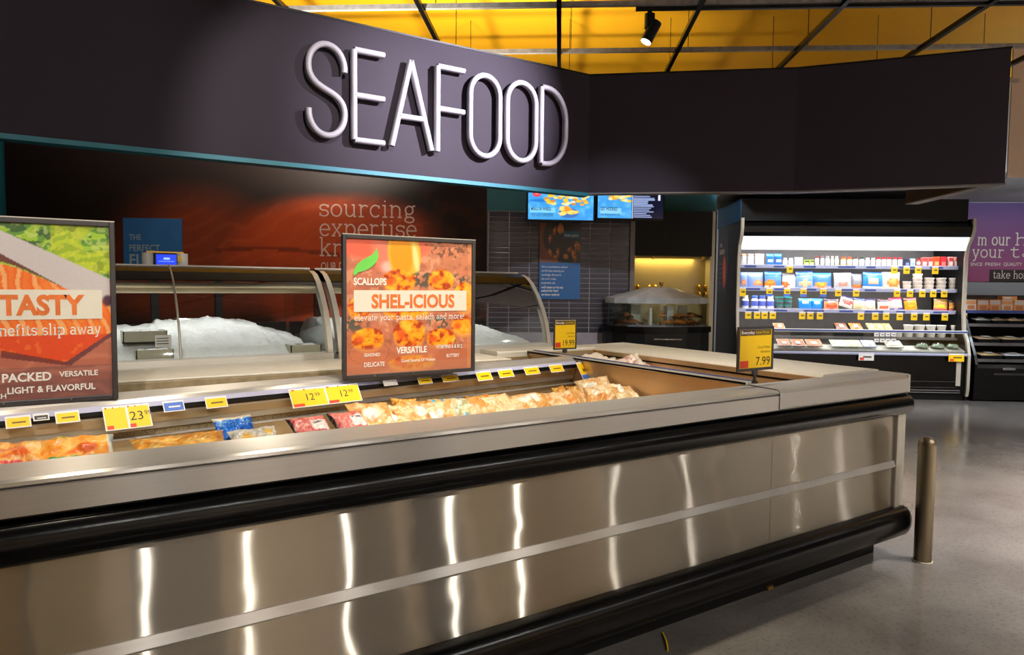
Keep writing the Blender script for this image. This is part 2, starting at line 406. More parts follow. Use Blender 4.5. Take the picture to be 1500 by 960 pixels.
def arc(cx, cy, rx, ry, a0, a1, n=14):
    return [(cx+rx*math.cos(math.radians(a0+(a1-a0)*i/n)), cy+ry*math.sin(math.radians(a0+(a1-a0)*i/n))) for i in range(n+1)]
def _S(w, h): return arc(w/2, h*.74, w*.44, h*.24, 20, 180, 9)+arc(w/2, h*.74, w*.44, h*.24, 180, 262, 5)[1:]+arc(w/2, h*.26, w*.46, h*.26, 80, -160, 13)
GL = {   # slab-serif lower case: advance, strokes (x height = 1)
 'o': (1.1, [arc(.5, .5, .45, .5, 0, 360, 22)]),
 'e': (1.05, [[(.07, .53), (.93, .53)]+arc(.5, .5, .44, .5, 4, 320, 20)]),
 'c': (1.0, [arc(.5, .5, .44, .5, 42, 318, 18), [(.83, .98), (.83, .72)]]),
 's': (.9, [_S(.8, 1), [(.76, .98), (.76, .74)], [(.06, .02), (.06, .28)]]),
 'u': (1.2, [[(-.02, 1), (.18, 1), (.18, .34)]+arc(.5, .34, .32, .34, 180, 340, 10), [(.68, 1), (.88, 1), (.88, 0), (1.06, 0)]]),
 'n': (1.2, [[(0, 1), (.18, 1), (.18, 0)], arc(.54, .64, .36, .34, 170, 0, 10)+[(.9, 0)], [(0, 0), (.36, 0)], [(.72, 0), (1.08, 0)]]),
 'm': (1.8, [[(0, 1), (.18, 1), (.18, 0)], arc(.48, .66, .3, .32, 170, 0, 10)+[(.78, 0)], arc(1.08, .66, .3, .32, 170, 0, 10)+[(1.38, 0)], [(0, 0), (.36, 0)], [(.62, 0), (.94, 0)], [(1.22, 0), (1.56, 0)]]),
 'h': (1.2, [[(0, 1.55), (.18, 1.55), (.18, 0)], arc(.54, .64, .36, .34, 170, 0, 10)+[(.9, 0)], [(0, 0), (.36, 0)], [(.72, 0), (1.08, 0)]]),
 'r': (.9, [[(0, 1), (.2, 1), (.2, 0)], arc(.55, .6, .35, .38, 175, 45, 8), [(0, 0), (.46, 0)]]),
 'i': (.6, [[(.04, 1), (.26, 1), (.26, 0)], [(.04, 0), (.48, 0)], [(.2, 1.36), (.32, 1.36)]]),
 'l': (.6, [[(.04, 1.55), (.26, 1.55), (.26, 0)], [(.04, 0), (.48, 0)]]),
 'g': (1.05, [arc(.46, .62, .34, .36, 0, 360, 18), arc(.48, -.2, .4, .24, 0, 360, 18), [(.2, .32), (.18, .12), (.3, .04)], [(.72, .86), (.84, 1.0), (1.0, 1.0)]]),
 'x': (1.1, [[(.1, 1), (.88, 0)], [(.88, 1), (.1, 0)], [(0, 1), (.34, 1)], [(.66, 1), (1, 1)], [(0, 0), (.34, 0)], [(.66, 0), (1, 0)]]),
 'p': (1.2, [[(0, 1), (.2, 1), (.2, -.5)], arc(.6, .5, .42, .5, 165, -165, 18), [(0, -.5), (.44, -.5)]]),
 'b': (1.2, [[(0, 1.55), (.2, 1.55), (.2, 0)], arc(.6, .5, .42, .5, 165, -165, 18)]),
 'd': (1.2, [[(.7, 1.55), (.92, 1.55), (.92, 0), (1.1, 0)], arc(.52, .5, .42, .5, 15, 345, 18)]),
 't': (.75, [[(.28, 1.35), (.28, .25)]+arc(.5, .25, .22, .25, 180, 330, 8), [(.04, 1), (.62, 1)]]),
 'f': (.75, [[(.26, 0), (.26, 1.2)]+arc(.48, 1.2, .22, .32, 180, 40, 8), [(.04, 1), (.62, 1)], [(.06, 0), (.5, 0)]]),
 'k': (1.15, [[(0, 1.55), (.2, 1.55), (.2, 0)], [(.86, 1), (.22, .4)], [(.42, .58), (.9, 0)], [(0, 0), (.4, 0)], [(.68, 0), (1.08, 0)], [(.66, 1), (1.02, 1)]]),
 'a': (1.1, [arc(.46, .7, .34, .3, 150, 0, 9)+[(.8, .2), (.9, 0), (1.04, .02)], arc(.44, .28, .36, .28, 40, 330, 16)]),
 'y': (1.1, [[(.1, 1), (.5, 0)], [(.9, 1), (.4, -.4), (.1, -.46)], [(0, 1), (.34, 1)], [(.68, 1), (1.02, 1)]]),
 'w': (1.5, [[(.1, 1), (.4, 0), (.72, .9), (1.04, 0), (1.34, 1)], [(0, 1), (.3, 1)], [(1.18, 1), (1.46, 1)]]),
 'v': (1.1, [[(.1, 1), (.5, 0), (.9, 1)], [(0, 1), (.34, 1)], [(.68, 1), (1.02, 1)]]),
 '!': (.5, [[(.2, 1.4), (.2, .4)], [(.2, .1), (.2, 0)]]), ',': (.4, [[(.2, .08), (.1, -.24)]]), "'": (.35, [[(.15, 1.5), (.15, 1.2)]]),
 ' ': (.6, []),
}
def ribbon(mb, pts, w, y):
    pts = [Vector((a, b)) for a, b in pts]; L = []; R = []; n = len(pts); cl = (pts[0]-pts[-1]).length < 1e-4 and n > 3
    for i, p in enumerate(pts):
        a = pts[i-1] if i else (pts[-2] if cl else None); b = pts[i+1] if i < n-1 else (pts[1] if cl else None)
        d1 = (p-a).normalized() if a is not None else None; d2 = (b-p).normalized() if b is not None else None
        d1 = d1 or d2; d2 = d2 or d1; t = d1+d2
        t = t.normalized() if t.length > 1e-3 else d1; nn = Vector((-t.y, t.x)); k = 1/max(.5, nn.dot(Vector((-d1.y, d1.x))))
        L.append(p+nn*w/2*k); R.append(p-nn*w/2*k)
    mb.add([(q.x, y, q.y) for q in L+R], [(i, n+i, n+i+1, i+1) for i in range(n-1)])
def slab(parent, s, x, z, xh, width=None, y=-.002, mat=None, wt=.13, slope=0., name='lettering'):
    adv = sum(GL[c][0]+.1 for c in s); k = (width/(adv*xh)) if width else 1.; mb = MB(); px = 0.
    for c in s:
        for st in GL[c][1]:
            ribbon(mb, [(x+(px+a)*xh*k, z+b*xh+slope*(px+a)*xh*k) for a, b in st], wt*xh, y)
        px += GL[c][0]+.1
    return part(name, mb, mat or M['text_w'], parent)

# ------------------------------------------------------------------ painted prints (posters, screens, mural): colours per vertex of a fine grid
def vnoise(h, w, cells, oct_=3, seed=1):
    g = np.random.default_rng(seed); out = np.zeros((h, w)); amp = 1.; tot = 0
    for o in range(oct_):
        c = cells*2**o; a = g.random((c+2, int(c*w/h)+2))
        yy = np.linspace(0, a.shape[0]-1.001, h); xx = np.linspace(0, a.shape[1]-1.001, w)
        y0 = yy.astype(int); x0 = xx.astype(int); fy = (yy-y0)[:, None]; fx = (xx-x0)[None, :]
        fy = fy*fy*(3-2*fy); fx = fx*fx*(3-2*fx)
        q = a[y0][:, x0]*(1-fy)*(1-fx)+a[y0+1][:, x0]*fy*(1-fx)+a[y0][:, x0+1]*(1-fy)*fx+a[y0+1][:, x0+1]*fy*fx
        out += q*amp; tot += amp; amp *= .5
    return out/tot
class Paint:
    def __init__(s, w, h, base):
        s.w, s.h = w, h; s.a = np.zeros((h, w, 3))+np.array(base, float)
        s.V, s.U = np.mgrid[0:h, 0:w].astype(float); s.U /= w-1; s.V /= h-1
    def mix(s, mask, col):
        mask = np.clip(mask, 0, 1)[..., None]; s.a = s.a*(1-mask)+np.asarray(col, float)*mask; return s
    def ell(s, u, v, ru, rv, col, soft=.15, rot=0, k=1.):
        c, n = math.cos(rot), math.sin(rot); x = ((s.U-u)*c+(s.V-v)*n)/ru; y = (-(s.U-u)*n+(s.V-v)*c)/rv
        d = np.sqrt(x*x+y*y); return s.mix((1-d)/soft*k if k == 1 else np.clip((1-d)/soft, 0, 1)*k, col)
    def poly(s, pts, col, k=1.):
        inside = np.zeros(s.U.shape, bool); n = len(pts)
        for i in range(n):
            (x0, y0), (x1, y1) = pts[i], pts[(i+1) % n]
            if y0 == y1: continue
            c = ((s.V < y0) != (s.V < y1)) & (s.U < (x1-x0)*(s.V-y0)/(y1-y0)+x0); inside ^= c
        return s.mix(inside*k, col)
    def rect(s, u0, u1, v0, v1, col, k=1.):
        return s.mix(((s.U >= u0) & (s.U <= u1) & (s.V >= v0) & (s.V <= v1))*k, col)
    def speck(s, cells, thr, col, mask=1., seed=3, k=.8):
        n = vnoise(s.h, s.w, cells, 2, seed); return s.mix((n > thr)*mask*k, col)
    def build(s, name, parent, x0, x1, z0, z1, y, mat, label=None):
        me = bpy.data.meshes.new(name); w, h = s.w, s.h
        X = np.linspace(x0, x1, w); Z = np.linspace(z1, z0, h); v = np.zeros((h, w, 3)); v[..., 0] = X[None]; v[..., 1] = y; v[..., 2] = Z[:, None]
        i = np.arange(h*w).reshape(h, w); q = np.stack([i[1:, :-1], i[1:, 1:], i[:-1, 1:], i[:-1, :-1]], -1).reshape(-1, 4)
        me.vertices.add(h*w); me.vertices.foreach_set('co', v.ravel()); nq = len(q)
        me.loops.add(nq*4); me.loops.foreach_set('vertex_index', q.ravel().astype(np.int32))
        me.polygons.add(nq); me.polygons.foreach_set('loop_start', np.arange(0, nq*4, 4, dtype=np.int32))
        me.update(calc_edges=True); a = me.color_attributes.new('Col', 'FLOAT_COLOR', 'POINT')
        c = np.ones((h*w, 4), np.float32); c[:, :3] = linA(s.a).reshape(-1, 3); a.data.foreach_set('color', c.ravel())
        o = link(name, me, mat, parent)
        if label: o['label'] = label
        return o
ORD = ['zeroth', 'first', 'second', 'third', 'fourth', 'fifth', 'sixth', 'seventh', 'eighth', 'ninth', 'tenth', 'eleventh', 'twelfth', 'thirteenth', 'fourteenth', 'fifteenth', 'sixteenth', 'seventeenth', 'eighteenth', 'nineteenth', 'twentieth']
ORD += ['twenty-'+o for o in ORD[1:10]]+['thirtieth']+['thirty-'+o for o in ORD[1:10]]+['fortieth']+['forty-'+o for o in ORD[1:10]]
# ================================================================== the setting
struct('floor', MB().box(-12, 26, -12, 18, -.1, 0), M['floor'])
ceil = struct('ceiling', MB().ez([(q.x, q.y) for q in [P0+s1*a+s2*b for a, b in ((-22, -3.2), (16, -3.2), (16, 22), (-22, 22))]], 4.7, 4.8), M['yellow'])
struct('ceiling_aisle', MB().ez([(q.x, q.y) for q in [P0+s1*a+s2*b for a, b in ((-22, -26), (16, -26), (16, -3.2), (-22, -3.2))]], 4.7, 4.8), M['ceilgrey'])
struct('wall_left', MB().box(-12, -11.8, -12, 18, 0, 4.7), M['beige'])
rear = struct('wall_rear', MB().box(-12, 26, -7.2, -7, 0, 4.7), M['beige'])
x_ = -11.
for k in range(26):  # unseen panels added to vary what the brushed steel reflects
    w_ = RND.uniform(.4, 1.9); part('reflection_panel', MB().box(x_, x_+w_, -6.999, -6.9, 0, RND.uniform(2.6, 4.6)), M[RND.choice(['charcoal', 'beige', 'trimgrey', 'tanedge', 'brass', 'dark', 'white'])], rear); x_ += w_+RND.uniform(.05, .5)
struct('wall_far', MB().box(-12, 26, 17.8, 18, 0, 4.7), M['charcoal'])
struct('wall_end', MB().box(25.8, 26, -12, 18, 0, 4.7), M['beige'])

# suspended strut grid below the yellow ceiling
ZG = 3.93
def sloc(p): d = Vector(p)-P0; return d.dot(s1), d.dot(s2)
g0 = sloc(onz(ZG, 819, 7)); g1 = sloc(onz(ZG, 819, 75)); GX = g0[0]; GY = g0[1]; GP = 1.2
bar_me = {}
def grid_bar(along, pos, lo, hi, mat, h=.042, w=.042):
    mb = MB(); mb.box(lo, hi, -w/2, w/2, -h/2, h/2)
    o = link('grid_bar', mb.mesh('grid_bar'), mat, ceil)
    a = AS if along == 1 else AS+math.pi/2
    q = P0+(s2*pos if along == 1 else s1*pos)
    o.location = (q.x, q.y, ZG if along == 1 else ZG-.03); o.rotation_euler = (0, 0, a); return o
BXL = SX(1480, 170, -.97)[0]
for k in range(-2, 5): grid_bar(1, GY+(g1[1]-GY)*k, -12, BXL, M['galv'])
for k in range(-4, 6): grid_bar(2, GX+GP*k, -9, 3.5 if GX+GP*k < BXL-.05 else -1.1, M['hoodblack'])
wire = MB().tube([(0, 0, 0), (0, 0, 4.7-ZG)], .004, 5).mesh('hanger_wire')
for k in range(-1, 5):
    for j in (0, 1, 2):
        if GX+GP*k+.12 > BXL: continue
        q = P0+s1*(GX+GP*k+.12)+s2*(GY+(g1[1]-GY)*j)
        link('hanger_wire', wire, M['black'], ceil, (q.x, q.y, ZG))

# dark canopy that carries the sign
ZB, ZT = 2.32, 3.335
PATH = [(-6, 4.97), (4.085, 4.965), (5.37, 3.80), (6.225, 2.552), (7.05, 3.63)]
def offset_path(p, d):
    out = []
    for i, q in enumerate(p):
        q = Vector(q); a = (q-Vector(p[i-1])).normalized() if i else None; b = (Vector(p[i+1])-q).normalized() if i < len(p)-1 else None
        a = a or b; b = b or a; na = Vector((-a.y, a.x)); nb = Vector((-b.y, b.x)); n = (na+nb); n = n.normalized() if n.length > .01 else na
        out.append(q+n*d/max(.35, n.dot(na)))
    return out
inn = offset_path(PATH, .11)
def strip_walls(z0, z1, e=0, io=None):
    mb = MB(); o_ = [Vector(p) for p in PATH]; i_ = inn if io is None else offset_path(PATH, io)
    if e: o_ = offset_path(PATH, -e)
    n = len(PATH); rings = [[(*o_[k], z0), (*i_[k], z0), (*i_[k], z1), (*o_[k], z1)] for k in range(n)]
    return mb.loft(rings)
canopy = struct('wall_canopy', strip_walls(ZB, ZT), M['charcoal'])
mb = MB(); o_ = [Vector(p) for p in PATH]; e_ = offset_path(PATH, -.004)
mb.loft([[(*e_[k], ZB-.03), (*inn[k], ZB-.03), (*inn[k], ZB-.0005), (*e_[k], ZB-.0005)] for k in (0, 1)])
part('bottom_trim', mb, M['teal'], canopy)
mb = MB().loft([[(*e_[k], ZB-.012), (*inn[k], ZB-.012), (*inn[k], ZB-.0005), (*e_[k], ZB-.0005)] for k in (1, 2, 3, 4)])
part('bottom_trim', mb, M['trimgrey'], canopy)
mb = MB().loft([[(*e_[k], ZT+.0005), (*inn[k], ZT+.0005), (*inn[k], ZT+.014), (*e_[k], ZT+.014)] for k in range(len(PATH))])
part('top_cap', mb, M['black'], canopy)

# back wall: mural on the left, dark stacked tiles on the right, teal above
TW, TH = .2158, .0527
wb = struct('wall_back', MB().box(-9, .75, .012, .2, 0, 3.0), M['tealdark'], PW, AW)
part('grout_bed', MB().box(-.76, .75, .004, .0119, 0, 2.264), M['grout'], wb)
tile_me = MB().box(.005, TW-.005, -.004, .0039, .0038, TH-.0038, b=.0016).mesh('tile')
for r in range(24):
    for c in range(7):
        link('tile', tile_me, M['tile'], wb, (-.757+c*TW, 0, 2.264-TH*(r+1)))
part('tile_trim', MB().box(-.775, -.758, -.012, .0119, 0, 2.272), M['trimgrey'], wb)
part('tile_trim', MB().box(.7505, .80, -.03, .2, 0, 2.62), M['trimgrey'], wb)
part('tile_trim', MB().box(-.757, .7504, -.008, .0119, 2.2642, 2.272), M['trimgrey'], wb)
part('wall_edge', MB().box(-5.66, -5.58, -.06, .0119, 0, 2.45), M['trimgrey'], wb)

# niche with the lit backsplash between the tiles and the open fridge
nx_end = WX(1048, 400, .6)[0]
nb = struct('wall_niche', MB().box(.81, nx_end, .62, .72, 0, 2.95), M['tealdark'], PW, AW)
part('splashback_sheet', MB().box(.82, WX(1042, 400, .55)[0], .60, .6195, .9, 1.93), M['gold'], nb, 'gold-lit brushed steel sheet')
xl, _ = WX(1040, 400, .45)
part('niche_post', MB().box(xl, xl+.05, .45, .6195, 0, 2.36), M['framesteel'], nb)
part('niche_post', MB().box(xl+.051, xl+.075, .47, .6195, 0, 2.36), M['black'], nb)
# far right: black wall behind the fridge, pale soffit, beige bulkhead, purple graphic
struct('wall_right', MB().box(-3.4, 7, 1.5, 1.6, 0, 4.7), M['greyceil'], P0, AS)
bx = MB().box(-3.05, -.08, .06, 1.4999, 2.405, 2.70); boxo = struct('trim_1', bx, M['blackmat'], P0, AS)
part('side_face', MB().box(-3.056, -3.0501, .06, 1.4999, 2.405, 2.70), M['bluewall'], boxo)
struct('ceiling_lower', MB().box(.51, 7, -.95, 1.4995, 2.83, 2.9), M['greyceil'], P0, AS)
struct('ceiling_lower', MB().box(-3.2, .509, -.95, 1.4995, 2.83, 2.9), M['greyceil'], P0, AS)
bxl = BXL; zbk = SX(1490, 68, -.97)[1]
struct('wall_bulkhead', MB().box(bxl, 7, -.97, -.951, 2.83, zbk), M['beige'], P0, AS)

# ================================================================== the freezer island
isl = thing('freezer_island', 'long stainless steel freezer island with black bumper rails and open bins', 'freezer', (1.5, 3.2, 0))
def W_(name, mb, mat, label=None): return wpart(name, mb, M[mat], isl, label)
XL, XR, XD, XS = -2.6, 4.03, 2.92, 2.87           # left end, right end, cross divider, panel seam
W_('front_panel', MB().box(XL, XS-.0015, 2.10, 2.13, .27, .82), 'panel')
W_('front_panel', MB().box(XS+.0015, 3.945, 2.10, 2.13, .27, .82), 'panel')
W_('end_panel', MB().box(XR-.03, XR, 2.1305, 4.37, .27, .82), 'endsteel')
W_('corner_post', MB().box(3.947, 3.985, 2.085, 2.13, .28, .815, b=.004), 'framesteel')
W_('corner_post', MB().box(3.987, XR+.008, 2.09, 2.14, .28, .815, b=.004), 'framesteel')
W_('trim_strip', MB().ex([(2.0999, .511), (2.089, .513), (2.087, .517), (2.0975, .547), (2.0999, .548)], XL, 3.945), 'rail')
W_('toe_kick', MB().box(XL, XR-.09, 2.19, 2.21, 0, .27), 'black')
W_('toe_kick', MB().box(XR-.11, XR-.09, 2.2105, 4.3, 0, .27), 'black')
def hround(y0, z0, z1, depth, n=10):     # rounded bumper profile bulging to -y
    h = (z1-z0)/2; c = (z0+z1)/2
    return [(y0-depth*math.cos(t)**.7, c+h*math.sin(t)) for t in [(-math.pi/2+math.pi*i/n) for i in range(n+1)]]
def corner_bumper(prof, name, xr, yb):    # runs along the front, wraps the right corner, runs back along the end
    mb = MB(); n = 8; y0 = 2.10; rings = []
    rings.append([(XL, y, z) for y, z in prof]); R0 = .02
    for k in range(n+1):
        t = math.pi/2*k/n
        rings.append([(xr+math.sin(t)*(y0-y+R0), y0+R0-math.cos(t)*(y0-y+R0), z) for y, z in prof])
    rings.append([(xr+(y0-y+R0), yb, z) for y, z in prof])
    mb.loft(rings, None, True, True); return W_(name, mb, 'blackgloss')
corner_bumper(hround(2.10, .805, .918, .062), 'upper_bumper', XR-.03, 4.37)
corner_bumper([(2.10, .917), (2.078, .918), (2.07, .924), (2.07, .931), (2.10, .932)], 'bumper_lip', XR-.03, 4.37)
corner_bumper(hround(2.10, .12, .287, .075), 'lower_bumper', XR-.03, 4.37)
# fascia and rounded top rail, front and right end
FA = [(2.13, .931), (2.064, .931), (2.062, .997), (2.066, 1.0), (2.13, 1.0)]
W_('fascia', MB().ex(FA, XL, XD-.06), 'rail')
TOPF = [(2.068, 1.003), (2.062, 1.007), (2.064, 1.016), (2.075, 1.022), (2.235, 1.027), (2.262, 1.022), (2.27, 1.005), (2.27, .96), (2.255, .96), (2.255, 1.003)]
W_('top_rail', MB().ex(TOPF, XL, XD-.06), 'rail')
TOPE = [(2.13, .931), (2.066, .931), (2.060, .94), (2.060, 1.008), (2.066, 1.02), (2.08, 1.026), (2.235, 1.03), (2.255, 1.024), (2.262, 1.005), (2.262, .95), (2.245, .95)]
W_('end_fascia', MB().ex(TOPE, XD-.058, 3.985), 'rail')
# corner piece with chamfer + right end rim
cp = [(3.986, 2.06), (4.02, 2.066), (4.055, 2.10), (4.06, 2.262), (3.986, 2.262)]
W_('corner_cap', MB().ez(cp, .931, 1.026), 'framesteel')
RIM = lambda y: [(3.50, y, .90), (3.50, y, 1.02), (3.515, y, 1.036), (3.99, y, 1.04), (4.045, y, 1.034), (4.06, y, 1.015), (4.06, y, .931), (3.9, y, .90)]
W_('end_rim', MB().loft([RIM(2.263), RIM(4.37)]), 'whiteledge')
W_('rear_rim', MB().ex([(4.14, .9), (4.14, 1.03), (4.15, 1.04), (4.36, 1.04), (4.37, 1.03), (4.37, .9)], 2.63, 3.499), 'whiteledge')
# cross divider with a blue-grey top strip
W_('cross_divider', MB().box(XD-.035, XD+.02, 2.262, 4.139, .62, 1.02, b=.004), 'crosssteel')
W_('divider_cap', MB().box(XD-.045, XD+.03, 2.262, 4.139, 1.0205, 1.038, b=.004), 'rail')
W_('divider_strip', MB().box(XD+.005, XD+.022, 2.28, 4.13, 1.0381, 1.0415), 'bluestrip')
# centre rail that slants slightly, with the lilac price strip
def yf(x): return 3.12+.16*x
def crail(x): y = yf(x); return [(x, y+.02, .965), (x, y, 1.0), (x, y+.035, 1.03), (x, y+.05, 1.034), (x, y+.24-.03*x, 1.034), (x, y+.255-.03*x, 1.02), (x, y+.255-.03*x, .9), (x, y+.04, .9)]
W_('centre_rail', MB().loft([crail(XL), crail(XD-.036)]), 'rail')
W_('price_strip', MB().loft([[(x, yf(x)-.003, .999), (x, yf(x)+.017, 1.0165), (x, yf(x)+.0195, 1.015), (x, yf(x)-.0005, .9975)] for x in (XL, XD-.04)]), 'lilac')
W_('shadow_gap', MB().loft([[(x, yf(x)-.001, .985), (x, yf(x)+.001, .9965), (x, yf(x)+.012, .99), (x, yf(x)+.018, .97)] for x in (XL, XD-.04)]), 'black')  # black strip put in for the shade below the rail
# back wall of the front bin: apron, perforated return grille, ledge, lower wall
def lo2(prof): return [[(x, yf(x)+a, z) for a, z in prof] for x in (XL, XD-.0355)]
W_('bin_apron', MB().loft(lo2([(.02, .99), (.022, .93), (.04, .93), (.04, .99)])), 'wallsteel')
W_('return_grille', MB().loft(lo2([(.06, .93), (.055, .872), (.08, .872), (.08, .93)])), 'perf')
W_('bin_ledge', MB().loft(lo2([(.03, .868), (.03, .876), (.08, .876), (.08, .868)])), 'rail')
W_('bin_back', MB().loft(lo2([(.04, .868), (.03, .70), (.06, .70), (.06, .868)])), 'wallsteel')
W_('bin_floor', MB().box(XL, XD-.036, 2.2705, 3.6, .70, .72), 'wallsteel')
W_('bin_front', MB().box(XL, XD-.036, 2.256, 2.2695, .70, .959), 'wallsteel')
# rear bin and end bin
W_('rear_bin_wall', MB().box(XL, 2.629, 4.12, 4.139, .70, .89), 'wallsteel')
W_('rear_bin_wall', MB().box(2.63, XD-.036, 4.12, 4.139, .70, 1.0), 'wallsteel')
W_('rear_bin_floor', MB().box(XL, XD-.036, 3.601, 4.119, .70, .72), 'wallsteel')
W_('end_bin_wall', MB().box(3.47, 3.499, 2.27, 4.139, .993, 1.02), 'crosssteel')
W_('end_bin_wall', MB().box(3.478, 3.499, 2.27, 4.139, .74, .980), 'crosssteel')
W_('end_bin_groove', MB().box(3.492, 3.499, 2.27, 4.139, .9805, .9925), 'black')
W_('end_bin_wall', MB().box(XD+.021, 3.469, 4.12, 4.139, .74, 1.02), 'wallsteel')
W_('end_bin_floor', MB().box(XD+.021, 3.477, 2.2705, 4.119, .86, .88), 'wallsteel')
W_('maker_plate', MB().box(3.48, 3.53, 2.186, 2.1899, .07, .09), 'chrome')
mb = MB(); mb.box(2.98, 3.02, 2.176, 2.1899, .004, .02); W_('floor_clip', mb, 'brass')

# steel bollard
bp = onz(0, 1351, 822)
bol = thing('bollard', 'short round brushed steel bollard standing on the concrete floor by the island', 'bollard', (bp.x, bp.y, 0))
part('post', MB().lathe([(.045, .004), (.045, .655), (.043, .668), (.034, .684), (.018, .692), (0, .694)], 28), M['framesteel2'], bol)
part('floor_flange', MB().lathe([(.052, 0), (.052, .004), (.044, .0055)], 28), M['framesteel'], bol)

# yellow scrap on the floor by the kick
qa, qb = onz(0, 970.5, 929), onz(0, 978, 955); qm = (qa+qb)/2; dq = qb-qa
mb = MB().tube([qa-qm+Vector((0, 0, .004)), Vector((.006, .0, .006)), dq*.25+Vector((.004, 0, .006)), qb-qm+Vector((0, 0, .004))], .0045, 6)
solo('twist_tie', mb, M['card_y'], 'small curved yellow scrap on the floor below the island', 'scrap', (qm.x, qm.y, 0))

# ================================================================== SEAFOOD sign
sgn = thing('seafood_sign', "tall white raised letters reading SEAFOOD on the dark canopy", 'sign', (2.7, 4.97, 2.49))
YL = 4.905
def lx(px, py): return ony(YL, px, py).x
ZS0, ZS1 = 2.515, 3.14
def letter(strokes, closed=()):
    mb = MB()
    for i, st in enumerate(strokes):
        for y, r in ((YL, .0215), (YL+.018, .021)):      # rounded face with a deeper return
            mb.tube([(x, y, z) for x, z in st], r, 10, flat=(0, 1, 0), closed=(i in closed))
    return wpart('letter', mb, M['letter'], sgn)
xa, xb = lx(452, 130), lx(505, 140); cx_, rx_ = (xa+xb)/2, (xb-xa)/2; hh = ZS1-ZS0
zt, zb = ZS0+hh*.755, ZS0+hh*.255; rz = hh*.245
def bez(p0, p1, p2, p3, n=14): return [tuple(((1-t)**3*a+3*(1-t)**2*t*b+3*(1-t)*t*t*c+t**3*d) for a, b, c, d in zip(p0, p1, p2, p3)) for t in [k/n for k in range(1, n)]]
S_ = arc(cx_, zt, rx_, rz, -8, 180, 16)
S_ += bez((xa, zt), (xa, zt-.2), (xb, zb+.2), (xb, zb), 18)+arc(cx_, zb, rx_, rz, 0, -186, 16)
letter([S_])
xa, xb = lx(519, 140), lx(563, 150); zm = (ZS0+ZS1)/2
letter([[(xa, ZS0), (xa, ZS1)], [(xa, ZS1), (xb, ZS1)], [(xa, zm), (xb, zm)], [(xa, ZS0), (xb, ZS0)]])
xa, xm, xb = lx(574, 216), lx(602, 92), lx(632, 222); zc = ZS0+hh*.34
letter([[(xa, ZS0-.01), (xm, ZS1)], [(xm, ZS1), (xb, ZS0-.01)], [(xa+(xm-xa)*.34, zc), (xb+(xm-xb)*.34, zc)]])
xa, xb = lx(641, 160), lx(680, 160)
letter([[(xa, ZS0-.01), (xa, ZS1)], [(xa, ZS1), (xb, ZS1)], [(xa, zm), (xb, zm)]])
def stad(xa, xb, z0, z1, n=14):
    r = (xb-xa)/2; c = (xa+xb)/2; ry = r*1.15
    return arc(c, z1-ry, r, ry, 0, 180, n)+arc(c, z0+ry, r, ry, 180, 360, n)
letter([stad(lx(689, 170), lx(732, 170), ZS0, ZS1)], (0,))
letter([stad(lx(743, 180), lx(785, 180), ZS0, ZS1)], (0,))
xa, xb = lx(793, 185), lx(829, 185); r = (xb-xa)
letter([[(xa, ZS0), (xa, ZS1)], [(xa, ZS1)]+arc(xb-r*.8, ZS1-r*1.0, r*.8, r*1.0, 90, 0, 8)+arc(xb-r*.8, ZS0+r*1.0, r*.8, r*1.0, 0, -90, 8)+[(xa, ZS0)]])

# track spotlight on the near strut
q = onz(ZG-.03, 952, 12); 
sp = thing('track_spotlight', 'black cylindrical track spotlight with a lit lens hanging below the yellow ceiling', 'spotlight', (q.x, q.y, ZG-.03))
part('track', MB().box(-.12, 4.2, -.018, .018, -.02, .008), M['black'], sp); sp.rotation_euler = (0, 0, AS)
part('stem', MB().tube([(0, 0, -.02), (0, 0, -.06)], .02, 10), M['black'], sp)
part('driver_box', MB().tube([(0, 0, -.05), (0, 0, -.17)], .045, 14), M['black'], sp)
a_, b_ = Vector((.055, 0, -.12)), Vector((-.03, -.02, -.29))
part('lamp_head', MB().tube([a_, b_], .052, 16), M['black'], sp)
dd = (b_-a_).normalized()
part('lens', MB().tube([b_+dd*.0005, b_+dd*.005], .045, 16), M['lens'], sp, 'glowing white lens')
# ================================================================== mural and wall prints (in the wall's own frame)
def wall_thing(name, label, cat): return thing(name, label, cat, PW, AW)
mu = wall_thing('salmon_mural', "huge dark mural of raw salmon fillets with pale words about sourcing expertise", 'mural')
p = Paint(220, 84, (20, 8, 5))
n1 = vnoise(84, 220, 5, 4, 11); n2 = vnoise(84, 220, 14, 3, 12)
def fil(u, v, ru, rv, col, rot, soft=.35): p.ell(u, v, ru, rv, col, soft, rot)
p.V = p.V*1.225-.225
fil(.28, .62, .20, .34, (48, 18, 6), -.15); fil(.40, .52, .22, .50, (104, 38, 12), -.1, .5); fil(.66, .52, .25, .44, (128, 44, 12), .2, .22)
fil(.60, .36, .16, .26, (150, 54, 14), .1, .6); fil(.72, .80, .20, .30, (140, 50, 12), .1, .3); fil(.34, .74, .2, .26, (96, 38, 14), .25, .5)
st = np.sin((p.U*1.2+p.V*.9+n1*.16)*70); body = np.clip((p.a[..., 0]-50)/60, 0, 1)
p.mix(np.clip((st-.55)*2, 0, 1)*.22*body, (168, 84, 40)); p.mix(np.clip((n1-.5)*2, 0, 1)*.35*body, (70, 24, 8)); p.mix(np.clip((n2-.55)*2, 0, 1)*.2*body, (170, 80, 30))
p.mix((np.abs(p.V-.52-.05*np.sin(p.U*9)) < .012)*.5*(p.U > .42)*(p.U < .86), (60, 18, 6))
p.mix(((p.U > .9))*.75, (26, 8, 4)); p.mix((p.U < .12)*.7, (16, 6, 5)); p.mix((n2 > .6)*(p.U > .86)*.4, (66, 26, 10))
p.build('print', mu, -5.50, -.78, 1.0, 2.96, -.003, M['mural'])
slab(mu, 'sourcing', -2.49, 2.185, .118, .985, -.006, M['text_pink'], .12)
